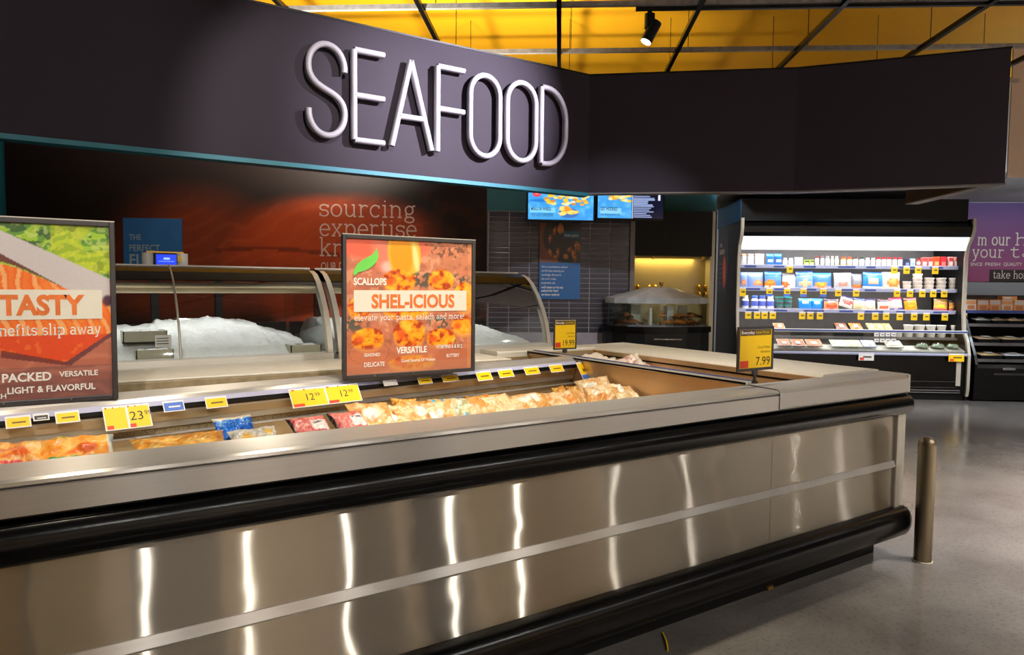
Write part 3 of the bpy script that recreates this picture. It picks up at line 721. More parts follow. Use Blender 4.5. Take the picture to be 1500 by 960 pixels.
slab(mu, 'expertise', -2.49, 1.985, .118, 1.0, -.006, M['text_pink'], .12)
slab(mu, 'knowledge', -2.49, 1.782, .118, 1.16, -.006, M['text_pink'], .12)
words(mu, 'OUR DEPARTMENT', -2.48, 1.63, h=.085, y=-.006, mat=M['text_pink'], xs=.62, bold=.01)

bs = wall_thing('blue_wall_sign', "square dark blue panel reading THE PERFECT FI on the mural", 'sign')
part('panel', MB().box(-4.40, -3.84, -.03, -.0045, 1.58, 2.128, b=.003), M['bluewall'], bs)
words(bs, 'THE', -4.342, 1.912, h=.055, y=-.0325, mat=M['text_blue'], bold=.012, xs=.8)
words(bs, 'PERFECT', -4.342, 1.80, w=.29, h=.065, y=-.0325, mat=M['text_blue'], bold=.012)
words(bs, 'FI', -4.342, 1.655, h=.115, y=-.0325, mat=M['text_blue'], bold=.02, xs=.85)

tp = wall_thing('tile_poster', 'tall poster with a skillet of scallops above a blue block of pale text on tiles', 'poster')
part('backing', MB().box(-.225, .218, -.022, -.0055, 1.352, 2.16), M['dark'], tp)
p = Paint(90, 150, (8, 88, 150))
p.rect(0, 1, 0, .52, (58, 44, 40)); p.poly([(0, 0), (.14, 0), (.10, .3), (.45, .5), (.45, .52), (0, .52)], (118, 66, 42)); p.ell(.78, .18, .72, .36, (44, 38, 38), .06)
p.rect(0, 1, .52, 1, (8, 92, 158))
for k in range(17):
    a, b = RND.uniform(.25, .98), RND.uniform(.03, .46); c = RND.choice([(168, 96, 40), (146, 78, 34), (190, 118, 52)])
    p.ell(a, b, .075, .042, c, .3, RND.uniform(0, 3)); p.ell(a-.015, b-.008, .04, .02, (206, 140, 74), .6)
p.rect(0, 1, .52, 1, (8, 92, 158)); p.rect(.57, .98, .11, .2, (12, 84, 120))
p.build('print', tp, -.222, .215, 1.355, 2.157, -.024, M['print'])
words(tp, 'fresh picks', .045, 2.015, w=.145, h=.03, y=-.0262, mat=M['text_w'])
for k, s in enumerate(("We're committed to seafood", 'and 2X time selecting our', 'knowledge. Be sure to', 'ask us for recipe', 'preparation tips')):
    words(tp, s, -.2, 1.685-.042*k, h=.021, y=-.0262, mat=M['text_w'], xs=.78)
for k, s in enumerate(("we'll steam or fry any", 'seafood for free!')): words(tp, s, -.2, 1.468-.036*k, h=.024, y=-.0262, mat=M['text_w'], bold=.015, xs=.78)
words(tp, 'we know seafood.', -.2, 1.392, h=.024, y=-.0262, mat=M['text_w'], bold=.015, xs=.78)

# menu screens below the canopy
def tv(x0, x1, z0, z1, off, label):
    t = thing('menu_screen', label, 'screen', PW, AW)
    part('housing', MB().box(x0-.012, x1+.012, off, off+.07, z0-.022, z1+.02, b=.005), M['black'], t)
    part('wall_arm', MB().box((x0+x1)/2-.04, (x0+x1)/2+.04, off+.07, -.0085, z0+.08, z0+.2), M['black'], t)
    return t
(a0, zt_), (a1, z0_) = WX(774, 275, -.4), WX(869, 323, -.4)
t = tv(a0, a1, z0_, z0_+.33, -.4, 'left wide menu screen under the canopy showing a big platter of golden fried seafood')
p = Paint(120, 72, (56, 150, 226)); n1 = vnoise(72, 120, 6, 3, 4); p.mix((n1-.45)*2, (110, 190, 240))
p.ell(.13, .2, .075, .1, (232, 62, 74), .3); p.ell(.13, .18, .04, .05, (250, 130, 130), .5); p.ell(.16, .4, .2, .07, (38, 116, 200), .6)
for k in range(70):
    a = .26+.64*RND.random(); b = .06+.46*RND.random()
    if a+b > .45: p.ell(a, b, .045, .045, RND.choice([(246, 190, 40), (232, 164, 50), (250, 214, 110), (206, 128, 44), (236, 226, 180)]), .3, RND.random()*3)
p.ell(.62, .78, .16, .17, (60, 110, 180), .1)
for k in range(26): p.ell(.62+RND.uniform(-.12, .12), .74+RND.uniform(-.14, .12), .05, .05, RND.choice([(246, 180, 50), (226, 144, 50), (252, 214, 120)]), .3)
p.rect(.03, .42, .63, .78, (120, 196, 240)); p.rect(.02, .48, .81, .95, (70, 160, 226))
p.build('picture', t, a0, a1, z0_, z0_+.312, -.4015, M['screen'])
words(t, 'MEALS ON WHEELS', a0+.03, z0_+.09, w=.2, h=.03, y=-.4035, mat=M['text_k'], bold=.015); words(t, 'TO GO ORDERS', a0+.03, z0_+.03, w=.22, h=.03, y=-.4035, mat=M['text_k'])
(b0, _), (b1, z1_) = WX(876, 280, -.4), WX(971, 321, -.4)
t = tv(b0, b1, z1_, z1_+.33, -.4, 'right menu screen under the canopy, half fried seafood and half dark price list')
p = Paint(120, 72, (14, 20, 48)); p.rect(0, .53, 0, 1, (64, 156, 228)); n1 = vnoise(72, 120, 6, 3, 5); p.mix((n1-.45)*1.6*(p.U < .53), (120, 196, 240))
for k in range(50):
    a = RND.uniform(.06, .5); b = RND.uniform(.0, .5)
    if b < .2+a: p.ell(a, b, .05, .05, RND.choice([(246, 190, 40), (250, 214, 90), (232, 164, 50), (238, 226, 170)]), .3, RND.random()*3)
p.rect(.52, 1, 0, 1, (12, 16, 40)); p.rect(.04, .36, .68, .86, (130, 200, 242))
for k in range(17):
    w_ = RND.uniform(.2, .38); p.rect(.545, .545+w_, .05+k*.055, .083+k*.055, (150, 168, 214))
p.rect(.92, .95, .05, .42, (220, 226, 240)); p.rect(.528, .532, 0, 1, (220, 230, 250))
p.build('picture', t, b0, b1, z1_, z1_+.312, -.4015, M['screen'])
words(t, 'GET HOOKED', b0+.03, z1_+.075, w=.17, h=.034, y=-.4035, mat=M['text_k'], bold=.015); words(t, 'ON FRESH SEAFOOD', b0+.03, z1_+.025, w=.2, h=.02, y=-.4035, mat=M['text_k'])

# niche furniture: lit steel splashback, dark cabinet, taps
def nx(px, off=.55): return WX(px, 400, off)[0]
cbn = wall_thing('wall_cabinet', 'plain black wall cabinet above the lit steel splashback', 'cabinet')
zc0 = WX(980, 375, .28)[1]; zc1 = WX(980, 309, .28)[1]
part('body', MB().box(.82, nx(1042, .28), .28, .5995, zc0, zc1), M['blackmat'], cbn)
part('door_seam', MB().box(1.215, 1.22, .278, .2799, zc0+.01, zc1-.01), M['black'], cbn)
ul = wall_thing('cabinet_light', 'slim warm light rail along the bottom of the black wall cabinet', 'light')
part('rail', MB().tube([(.83, .36, zc0-.012), (nx(1040, .3)-.02, .36, zc0-.012)], .008, 8), M['brass'], ul)
for k, px in enumerate((929, 956, 1029)):
    part('clip', MB().box(nx(px, .36)-.012, nx(px, .36)+.012, .345, .375, zc0-.035, zc0), M['brass'], ul)
q = PW+w1*((.83+nx(1040))/2)+w2*.53+Vector((0, 0, zc0-.02)); q2 = PW+w1*((.83+nx(1040))/2)+w2*.60+Vector((0, 0, 1.2))
area(q, q2, 3.0, .7, .04, (1, .72, .2))
taps_ = []
for px, o in ((929, 1), (936, 1), (953, 1), (962, 1), (1027, 1), (1036, 1)):
    x, z = WX(px, 420, .5)
    t = thing('beverage_tap', f'small brass tap, {ORD[len(taps_)+1]} from the left on the lit splashback', 'tap', PW+w1*x+w2*.599+Vector((0, 0, z-.07)), AW, 'brass taps on the splashback')
    taps_.append(t)
    part('spout', MB().tube([(0, 0, 0), (0, -.07, .0), (0, -.09, -.03), (0, -.09, -.09)], .012, 8), M['brass'], t)
    part('knob', MB().lathe([(.006, .008), (.01, .03), (.022, .05), (.022, .075), (.01, .09), (0, .092)], 10), M['brass'], t)
    for ch in t.children:
        if ch.name.startswith('knob'): ch.location = (0, -.05, 0)

# lobster tank on its black cabinet
(tx0, _), (tx1, _) = WX(906, 455, -.62), WX(1057, 455, -.62)
cxm = (tx0+tx1)/2; rw = (tx1-tx0)/2
def tloc(x): return PW+w1*x+w2*(-.35)
tk = thing('lobster_tank', 'round-fronted lobster tank with a frosted domed lid on a black cabinet', 'tank', PW+w1*cxm+w2*(-.36), AW)
def bow(r, d, n=8, back=.30):      # plan outline: flat back, faceted bowed front
    pts = [(r, back), (-r, back)]; return [(r*math.sin(t), back-.12-d*max(0, math.cos(t))**.8) for t in [(-math.pi/2+math.pi*k/n) for k in range(n+1)]]+pts[:1]+pts[1:]
zt0, zt1, zl = 1.09, 1.325, 1.50
part('cabinet', MB().ez(bow(rw+.03, .32), 0, zt0-.06), M['black'], tk)
part('cabinet_rim', MB().ez(bow(rw+.05, .34), zt0-.0595, zt0), M['blackgloss'], tk)
hb = MB().tube([(-.14, -.185, zt0-.12), (-.14, -.21, zt0-.12), (.14, -.21, zt0-.12), (.14, -.185, zt0-.12)], .009, 8); part('handle', hb, M['chrome'], tk, 'thin chrome bar handle')
for k in hb.v[:0]: pass
o_ = bow(rw, .3); i_ = bow(rw-.008, .292)
mb = MB(); n = len(o_)
mb.loft([[(*q, z) for q in o_] for z in (zt0+.0005, zt1)], None, False)
part('glass_wall', mb, M['tankglass'], tk)
part('gravel_base', MB().ez(bow(rw-.01, .285), zt0+.0005, zt0+.012), M['grout'], tk)
part('filter_block', MB().box(.05, .12, .0, .12, zt0+.0125, zt1-.03), M['white'], tk); part('filter_tube', MB().tube([(-.13, -.02, zt0+.0125), (-.13, -.02, zt1-.04)], .018, 10), M['white'], tk)
part('overflow_grid', MB().box(-.3, -.2, .1, .12, zt0+.0125, zt1-.02), M['bin'], tk); part('overflow_grid', MB().box(.2, .3, .1, .12, zt0+.0125, zt1-.02), M['bin'], tk)
mb = MB(); c0 = (0, .06, zl); A_ = [(*q, zt1+.0005) for q in bow(rw+.012, .31)]; B_ = [(*q, zt1+.055) for q in bow(rw+.012, .31)]; C_ = [(q[0]*.25, q[1]*.25+.06, zl-.01) for q in bow(rw, .3)]
mb.loft([A_, B_], None, False); n = len(B_)
for k in range(n):
    kk = (k+1) % n; mb.add([B_[k], B_[kk], C_[kk], C_[k]], [(0, 1, 2, 3)])
mb.add(C_, [tuple(range(n))])
part('lid', mb, M['lidp'], tk, 'frosted faceted lid')
part('lid_knob', MB().lathe([(.012, zl-.012), (.012, zl+.01), (.024, zl+.02), (.024, zl+.045), (0, zl+.05)], 10, cy=.05), M['brass'], tk)
def lobster(c):
    g = MB(); d = [int(v*.6) for v in c]
    g.tube([(-.11, 0, .02), (-.07, 0, .028), (-.02, 0, .032), (.03, 0, .03), (.06, 0, .026)], [.012, .018, .026, .027, .012], 8, c)
    g.tube([(-.17, 0, .012), (-.14, 0, .016), (-.11, 0, .02)], [.022, .012, .014], 8, d)
    for s in (-1, 1):
        g.tube([(.045, s*.012, .03), (.08, s*.05, .03), (.12, s*.05, .028)], [.006, .007, .009], 6, c)
        g.tube([(.115, s*.05, .028), (.15, s*.048, .03), (.185, s*.036, .03)], [.01, .022, .004], 8, c)
        g.tube([(.06, s*.008, .035), (.12, s*.02, .06), (.19, s*.06, .08)], .0018, 4, d)
        for k in range(4): g.tube([(.02-.025*k, s*.02, .02), (.02-.03*k, s*.055, .026), (.01-.03*k, s*.075, .002)], .0035, 5, d)
    return g
LB = (('lowest dark lobster in the far left end of the tank', -.46, .14, 0, .4), ('dark lobster in the tank, second from its left end', -.38, .07, 0, 2.6), ('dark lobster draped over two others at the left end of the tank', -.43, .11, .065, 1.0),
 ('amber lobster leftmost of the amber heap in the tank', .12, .02, 0, .3), ('amber lobster in the middle of the amber heap, at the front of the glass', .2, -.02, 0, 2.9), ('amber lobster at the right side of the amber heap', .3, .04, 0, 2.3), ('amber lobster on top of the amber heap, left one', .15, .03, .065, 2.6), ('amber lobster on top of the amber heap, right one', .27, .02, .065, .6),
 ('brown lobster on the floor of the tank, in its right end', .42, .1, 0, .7), ('brown lobster at the far right end of the tank, against the glass', .46, .18, 0, 1.9), ('brown lobster topmost in the right end of the tank', .43, .14, .068, 2.7))
for k, (L_, x, y, z, r) in enumerate(LB):
    c = (232, 146, 40) if 'amber' in L_ else (150, 84, 38)
    cc = tk.location+w1*(x*rw/.66)+w2*y; g = lobster(c); g.v = [(px*.74, py*.95, pz*1.05) for px, py, pz in g.v]
    solo('lobster', g, M['shellfish'], L_, 'lobster', (cc.x, cc.y, zt0+.014+z), (0, 0, r+AW), 'lobsters in the tank')

# ================================================================== glass service cases with ice
CP = [(4.52, 1.05), (4.535, 1.12), (4.565, 1.22), (4.612, 1.32), (4.68, 1.42), (4.76, 1.51), (4.83, 1.56), (4.90, 1.583), (4.98, 1.588)]
def case(x0, x1, label, joints, ridge, seed):
    c = thing('service_case', label, 'case', ((x0+x1)/2, 5.0, 0))
    def P(name, mb, mat, lab=None): return wpart(name, mb, M[mat], c, lab)
    P('base', MB().box(x0, x1, 4.56, 5.6, 0, .99), 'white')
    P('kick_band', MB().box(x0, x1, 4.545, 4.5595, .955, .99), 'tanedge')
    P('sill', MB().ex([(4.50, .995), (4.50, 1.048), (4.54, 1.05), (4.60, 1.05), (4.60, .995)], x0, x1), 'white')
    P('tray_floor', MB().box(x0, x1, 4.601, 5.56, .9905, 1.03), 'white')
    P('rear_frame', MB().box(x0, x1, 5.5605, 5.6, .9905, 1.20), 'black')
    P('top_hood', MB().ex([(4.765, 1.507), (4.755, 1.512), (4.828, 1.562), (4.90, 1.586), (4.98, 1.593), (5.3, 1.60), (5.56, 1.58), (5.56, 1.54), (4.9, 1.52)], x0, x1), 'hoodblack')
    P('top_edge', MB().box(x0, x1, 4.98, 4.995, 1.5955, 1.606), 'framesteel')
    P('lamp_tube', MB().tube([(x0+.03, 4.79, 1.462), (x1-.03, 4.79, 1.462)], .033, 14), 'brightsteel')
    js = [x0+.02]+joints+[x1-.02]
    for a, b in zip(js, js[1:]):
        P('glass_pane', MB().loft([[(x, y, z) for y, z in CP[:6]] for x in (a+.003, b-.003)], None, False, True, False), 'glass')
    for j in joints:
        P('glass_joint', MB().tube([(j, y-.003, z+.002) for y, z in CP], .007, 6), 'framesteel')
    for k in range(int((x1-x0)/.42)+1):
        x = x0+.18+k*.42
        if x < x1-.1: P('rear_mullion', MB().box(x, x+.05, 5.52, 5.5595, 1.2005, 1.54), 'black')
    for xe in (x0, x1-.035):
        fr = [(y-.012, z) for y, z in CP]+[(5.0, 1.60)]
        ring = [[(xe+dx, y+dy, z+dz) for dx, dy, dz in ((0, 0, 0), (.035, 0, 0), (.035, .045, -.03), (0, .045, -.03))] for y, z in fr]
        P('end_frame', MB().loft(ring), 'framesteel')
        prof = [(y+.034, z-.028) for y, z in CP[:-1]]+[(5.5, 1.53), (5.56, 1.5), (5.56, 1.05), (4.6, 1.05)]
        P('end_glass', MB().add([(xe+.017, y, z) for y, z in prof], [tuple(range(len(prof)))]), 'glass')
    area(((x0+x1)/2, 5.0, 1.49), ((x0+x1)/2, 5.03, .5), 2.0*(x1-x0), x1-x0-.2, .05, (1, .97, .93))
    # ice bed: lumpy heap leaning up to the rear
    nx_, ny_ = int((x1-x0)/.014), 60; g = vnoise(ny_, nx_, 4, 5, seed)*.6+vnoise(ny_, nx_, 22, 2, seed+1)*.4; Pn = []
    for j in range(ny_):
        v = j/(ny_-1); row = []
        for i in range(nx_):
            x = x0+.05+(x1-x0-.1)*i/(nx_-1); hgt = ridge((x-x0)/(x1-x0))
            prof = min(1, v/.62)**.8 if v < .72 else 1-.5*((v-.72)/.28)**2
            e = 1 if 0 < i < nx_-1 else 0
            row.append((x, 4.625+.9*v, 1.034+(hgt*prof+(g[j, i]-.5)*.07*min(1, v*4))*e*(0.02+min(1, v*8))))
        Pn.append(row)
    o = solo('ice_bed', MB().grid(Pn, None, True), M['ice'], 'heap of white crushed ice sloping up inside '+('the right-hand glass case' if x0 > 1 else 'the left-hand glass case'), 'ice'); o['kind'] = 'stuff'
    return c
case(-1.2, 1.60, 'left curved glass seafood case with steel frame, filled with ice, under a black hood', [.69], lambda t: .175 if t < .66 else (.205 if t < .72 else (.205-.015*math.sin(t*30) if t < .88 else .18-.9*(t-.88))), 21)
case(1.635, 3.36, 'right curved glass seafood case filled with ice, ending beside the tiled wall', [], lambda t: .205 if t < .72 else .205*max(0, 1-(t-.72)/.28)**.7, 22)
# white ledge in front of the cases
lg = thing('case_ledge', 'long white bumper ledge with a worn tan edge in front of the glass cases', 'ledge', (.5, 4.2, .9))
wpart('ledge_top', MB().box(-2.4, 2.62, 3.95, 4.48, 1.0005, 1.012, b=.004), M['whiteledge'], lg)
wpart('ledge_edge', MB().box(-2.4, 2.62, 3.945, 3.965, .955, 1.0, b=.003), M['tanedge'], lg)
wpart('ledge_core', MB().box(-2.4, 2.615, 3.966, 4.48, .97, 1.0), M['whiteledge'], lg)
wpart('bracket', MB().box(2.50, 2.56, 3.99, 4.119, .90, .9695), M['dark'], lg)
wpart('bracket', MB().box(2.3, 2.5, 3.99, 4.05, .93, .9695), M['dark'], lg)
# steel trays of ice at the joint, left case, and one at its right end
def tray(x0, x1, y0, y1, z0, z1, label):
    t = thing('ice_tray', label, 'tray', ((x0+x1)/2, (y0+y1)/2, z0))
    b = MB(); t_ = .006
    b.box(x0, x1, y0, y0+t_, z0, z1); b.box(x0, x1, y1-t_, y1, z0, z1); b.box(x0, x0+t_, y0, y1, z0, z1); b.box(x1-t_, x1, y0, y1, z0, z1); b.box(x0, x1, y0, y1, z0, z0+t_)
    wpart('pan', b, M['bin'], t)
    Pn = [[(x0+t_+(x1-x0-2*t_)*i/8, y0+t_+(y1-y0-2*t_)*j/6, z1-.012+RND.uniform(-.006, .016)) for i in range(9)] for j in range(7)]
    o = wpart('ice_fill', MB().grid(Pn), M['ice'], t); o['kind'] = 'stuff'
tray(.47, .67, 4.63, 4.74, 1.036, 1.10, 'small grey tray of ice in the left case, front one beside the glass joint')
tray(.42, .66, 4.80, 4.95, 1.13, 1.20, 'grey tray of ice in the left case, standing behind the front tray')
tray(1.36, 1.56, 4.63, 4.76, 1.036, 1.095, 'grey tray of ice at the right end of the left glass case')
cd = thing('case_label', 'small white card standing by the glass joint in the left case', 'card', (.635, 4.79, 1.10), 0)
part('card', MB().box(-.045, .045, -.001, .001, .0, .075), M['card_w'], cd)
for k in range(3): part('print_line', MB().box(-.035, .03, -.0016, -.0011, .052-.016*k, .057-.016*k), M['text_k'], cd)

# counter scale with a blue display on top of the left case
sx0, sx1 = ony(5.2, 207, 385).x, ony(5.2, 276, 385).x; zs = 1.6005
sca = thing('counter_scale', 'counter scale with a blue lit display standing on the left glass case', 'scale', ((sx0+sx1)/2, 5.2, zs))
for a in (sx0, sx1-.075):
    wpart('end_roll', MB().tube([(a+.037, 5.2, zs+.001), (a+.037, 5.2, zs+.085)], .036, 16), M['white'], sca)
    wpart('roll_foot', MB().tube([(a+.037, 5.2, zs), (a+.037, 5.2, zs+.0009)], .038, 16), M['dark'], sca)
wpart('top_bar', MB().box(sx0+.03, sx1-.03, 5.19, 5.21, zs+.086, zs+.096), M['brass'], sca)
wpart('body', MB().box(sx0+.075, sx1-.077, 5.17, 5.25, zs, zs+.084), M['black'], sca)
d0, d1 = ony(5.16, 229, 385).x, ony(5.16, 259, 385).x
p = Paint(24, 16, (20, 60, 240)); p.rect(.35, .68, .3, .48, (150, 190, 255)); p.rect(.1, .9, .62, .7, (110, 150, 255)); lp = sca.location
p.build('display', sca, d0-lp.x, d1-lp.x, .008, .076, -.0302, M['screen'], 'glowing blue display')
wpart('yellow_label', MB().box(ony(5.16, 261, 384).x, ony(5.16, 269, 384).x, 5.166, 5.1699, zs+.03, zs+.07), M['card_y'], sca)
wpart('cable', MB().tube([(.70, 5.165, zs), (.705, 5.0, zs+.006), (.70, 4.93, zs-.01), (.692, 4.83, 1.565)], .005, 6), M['framesteel'], sca)
# ================================================================== open multideck fridge
FW, FD = 3.05, 1.42
fr = thing('open_fridge', 'wide black open-fronted multideck fridge with three lit shelves and price rails', 'fridge', P0, AS)
def F_(name, mb, mat, lab=None): return part(name, mb, M[mat], fr, lab)
EDGE = [(0.02, .06), (0., .16), (.0, .62), (.05, .80), (.14, .95), (.17, 1.2), (.17, 1.92), (.14, 2.08), (.05, 2.2), (.02, 2.3), (.02, 2.44)]
def side(x, label=None):
    prof = EDGE+[(FD, 2.40), (FD, .0), (.04, 0.0)]
    mb = MB().loft([[(xx, y, z) for y, z in prof] for xx in (x, x+.03)]); o = F_('side_panel', mb, 'black')
    mb = MB().loft([[(x-.004, y-.012, z), (x+.034, y-.012, z), (x+.034, y+.03, z), (x+.0302, y+.03, z), (x+.0302, y-.0005, z), (x-.0002, y-.0005, z), (x-.0002, y+.03, z), (x-.004, y+.03, z)] for y, z in EDGE])
    part('edge_trim', mb, M['framesteel'], o)
    return o
sl = side(-FW); side(-.03)
F_('back_panel', MB().box(-FW+.031, -.031, 1.0, FD, .3, 2.44), 'trimgrey')
hood = F_('hood', MB().ex([(.06, 2.2), (.03, 2.25), (.02, 2.33), (.05, 2.38), (.2, 2.40), (.9999, 2.40), (.9999, 2.18), (.2, 2.16)], -FW+.031, -.031), 'blackgloss')
F_('hood_underside', MB().ex([(.07, 2.1995), (.16, 2.02), (.19, 2.02), (.30, 2.15)], -FW+.031, -.031), 'underside_glow', 'white underside of the hood, given a glow')  # white underside given emission to look lit by the tube
F_('light_tube', MB().tube([(-2.25, .105, 2.165), (-.55, .105, 2.165)], .013, 8), 'lamp', 'lit fluorescent tube')
F_('light_tube', MB().tube([(-FW+.05, .33, 2.135), (-.05, .33, 2.135)], .014, 8), 'lamp', 'lit fluorescent tube behind the hood lip')
q = P0+s1*(-FW/2)+s2*.2+Vector((0, 0, 2.1)); area(q, q+s2*.75+Vector((0, 0, -1.5)), 40, 2.7, .06, (.95, .98, 1))
q = P0+s1*(-FW/2)+s2*.30+Vector((0, 0, 2.13)); area(q, q+s2*.8+Vector((0, 0, -.5)), 17, 2.8, .05, (.95, .98, 1))
for z in (1.76, 1.44, 1.14):     # slim lamps below each shelf lip
    q = P0+s1*(-FW/2)+s2*.36+Vector((0, 0, z)); area(q, q+s2*.3+Vector((0, 0, -.8)), 7, 2.8, .03, (.95, .98, 1))
ZSH = [1.815, 1.497, 1.20]; YSH = .33
for z in ZSH:
    s = F_('shelf', MB().box(-FW+.032, -.032, YSH+.012, .9995, z-.03, z), 'white')
    part('price_rail', MB().ex([(YSH+.0115, z-.045), (YSH-.005, z-.045), (YSH-.008, z-.04), (YSH-.008, z+.002), (YSH+.0115, z+.006)], -FW+.032, -.032), M['lilac'], s)
    for a in range(7):
        x0 = -FW+.07+a*.425+RND.uniform(0, .1); part('rail_insert', MB().box(x0, x0+RND.uniform(.12, .3), YSH-.0095, YSH-.0081, z-.034, z-.008), M['bluestrip'], s)
F_('lower_deck', MB().box(-FW+.032, -.032, .26, .9995, .80, .83), 'trimgrey')
F_('front_tray', MB().add([(x, y, z) for x in (-FW+.032, -.032) for y, z in ((.06, .665), (.26, .72), (.26, .70), (.06, .645))], [(0, 4, 5, 1), (1, 5, 6, 2), (2, 6, 7, 3), (3, 7, 4, 0)]), 'white')
F_('front_glass', MB().box(-FW+.032, -.032, .03, .036, .64, .905), 'glass')
F_('glass_rail', MB().box(-FW+.032, -.032, .022, .045, .9055, .945, b=.004), 'white')
F_('glass_rail_strip', MB().box(-FW+.032, -.032, .0195, .0215, .915, .936), 'bluestrip')
F_('front_rail', MB().ex([(.03, .60), (-.004, .605), (-.01, .62), (-.006, .64), (.03, .6395)], -FW+.032, -.032), 'lilac')
F_('base', MB().box(-FW+.0305, -.0305, .031, 1.0, .10, .5995), 'blackgloss')
F_('kick_grille', MB().box(-FW+.0305, -.0305, .06, .99, .0, .0995), 'black')
for z in (.17, .25): F_('base_groove', MB().box(-FW+.2, -.15, .026, .0309, z, z+.008), 'dark')
F_('base_panel', MB().box(-.16, -.10, .02, .0309, .2, .56), 'framesteel')
for z in (.13, .10): F_('kick_bar', MB().box(-1.2, -.1, .022, .0309, z, z+.012), 'trimgrey')
# salmon poster on its left side
ps = thing('fridge_side_poster', 'dark vertical poster with a red salmon piece on the fridge side panel', 'poster', P0+s1*(-FW-.002)+s2*.0, AS-math.pi/2)
# in this frame +x runs along -s2 ... build on the x-z plane facing -y (towards -s1)
p = Paint(40, 90, (24, 24, 44)); p.ell(.62, .62, .2, .34, (238, 74, 30), .2, -.15); p.ell(.66, .6, .1, .26, (250, 130, 80), .4, -.15)
for k in range(5): p.rect(.1, .3, .45+.09*k, .47+.09*k, (170, 170, 190))
YP0, YP1 = .72, 1.35
p.build('print', ps, -YP1, -YP0, 1.42, 2.22, -.002, M['print'])
part('backing', MB().box(-YP1-.005, -YP0+.005, -.0018, -.0002, 1.415, 2.225), M['dark'], ps)
words(ps, 'THE', -YP1+.06, 2.1, h=.06, y=-.003, mat=M['text_w']); words(ps, 'SALMON', -YP1+.06, 1.99, w=.33, h=.08, y=-.003, mat=M['text_w'], bold=.01)

# ------------------------------------------------------------------ product builders (local frame: x right, -y front, z up)
def jar(name, label, grp, w, h, body, cap, loc, label_c=(236, 234, 230)):
    r = w/2; t = thing(name, label, {'jar': 'jar', 'bottle': 'bottle'}[name], loc, AS, grp)
    part('body', MB().lathe([(r*.92, 0), (r, .004), (r, h*.2), (r*1.001, h*.2), (r*1.001, h*.58), (r, h*.58), (r*.98, h*.66), (r*.7, h*.76)], 10, cols=[body, body, body, label_c, label_c, body, body]), M['plastic'], t)
    part('cap', MB().lathe([(r*.74, h*.762), (r*.78, h*.78), (r*.78, h*.98), (r*.7, h)], 10, cap), M['plastic'], t)
    return t
def carton(name, label, grp, cat, w, h, d, cols, loc, tilt=0, mat='card'):
    mb = MB(); base, band, spot = cols
    mb.box(-w/2, w/2, 0, d, 0, h, base, b=min(w, h)*.05)
    mb.box(-w*.46, w*.46, -.0015, -.0005, h*.58, h*.92, band); mb.box(-w*.3, w*.34, -.0015, -.0005, h*.12, h*.48, spot)
    return solo(name, mb, M[mat], label, cat, loc, (tilt, 0, AS), grp)
def pillow_pts(w, h, d, nu, nv, rnd, wr=.1):
    g = vnoise(nv, nu, 4, 2, rnd); F = []; B = []
    for j in range(nv):
        v = j/(nv-1); a = []; b = []
        for i in range(nu):
            u = i/(nu-1); th = d/2*(max(0, 1-(2*u-1)**4)**.6)*(max(0, 1-abs(2*v-1)**3.)**.6)
            wv = (g[j, i]-.5)*d*wr*2*(th/(d/2)); pin = 1-.06*(1-abs(2*v-1))*0+(-.05)*math.sin(math.pi*v)*(abs(2*u-1))
            x = (u-.5)*w*pin; z = v*h
            a.append((x, -th+wv, z)); b.append((x, th+wv*.5, z))
        F.append(a); B.append(b)
    return F, B
def pouch_mb(w, h, d, paint, seed, nu=9, nv=9):
    F, B = pillow_pts(w, h, d, nu, nv, seed); mb = MB()
    C = [[paint((i+.5)/(nu-1), (j+.5)/(nv-1)) for i in range(nu-1)] for j in range(nv-1)]
    mb.grid(F, C); mb.grid(B, C, flip=True); return mb
def pouch(name, label, grp, cat, w, h, d, paint, loc, tilt=-.14, roll=0, seed=1, rz=AS):
    return solo(name, pouch_mb(w, h, d, paint, seed), M['film'], label, cat, loc, (tilt, roll, rz), grp)
def tub(name, label, grp, cat, w, h, body, lid, loc):
    r = w/2; t = thing(name, label, cat, loc, AS, grp)
    part('cup', MB().lathe([(r*.78, 0), (r*.8, .002), (r*.95, h*.82)], 10, body), M['plastic'], t)
    part('lid', MB().lathe([(r, h*.825), (r, h*.97), (r*.92, h)], 10, lid), M['plastic'], t)
    return t
def floc(px, py, off): x, _ = SX(px, py, off); return x
def sw(px, w, off): return floc(px+w/2, 400, off)-floc(px-w/2, 400, off)
def fpos(x, off, z): q = P0+s1*x+s2*off; return (q.x, q.y, z)
FR = 'of the open fridge'
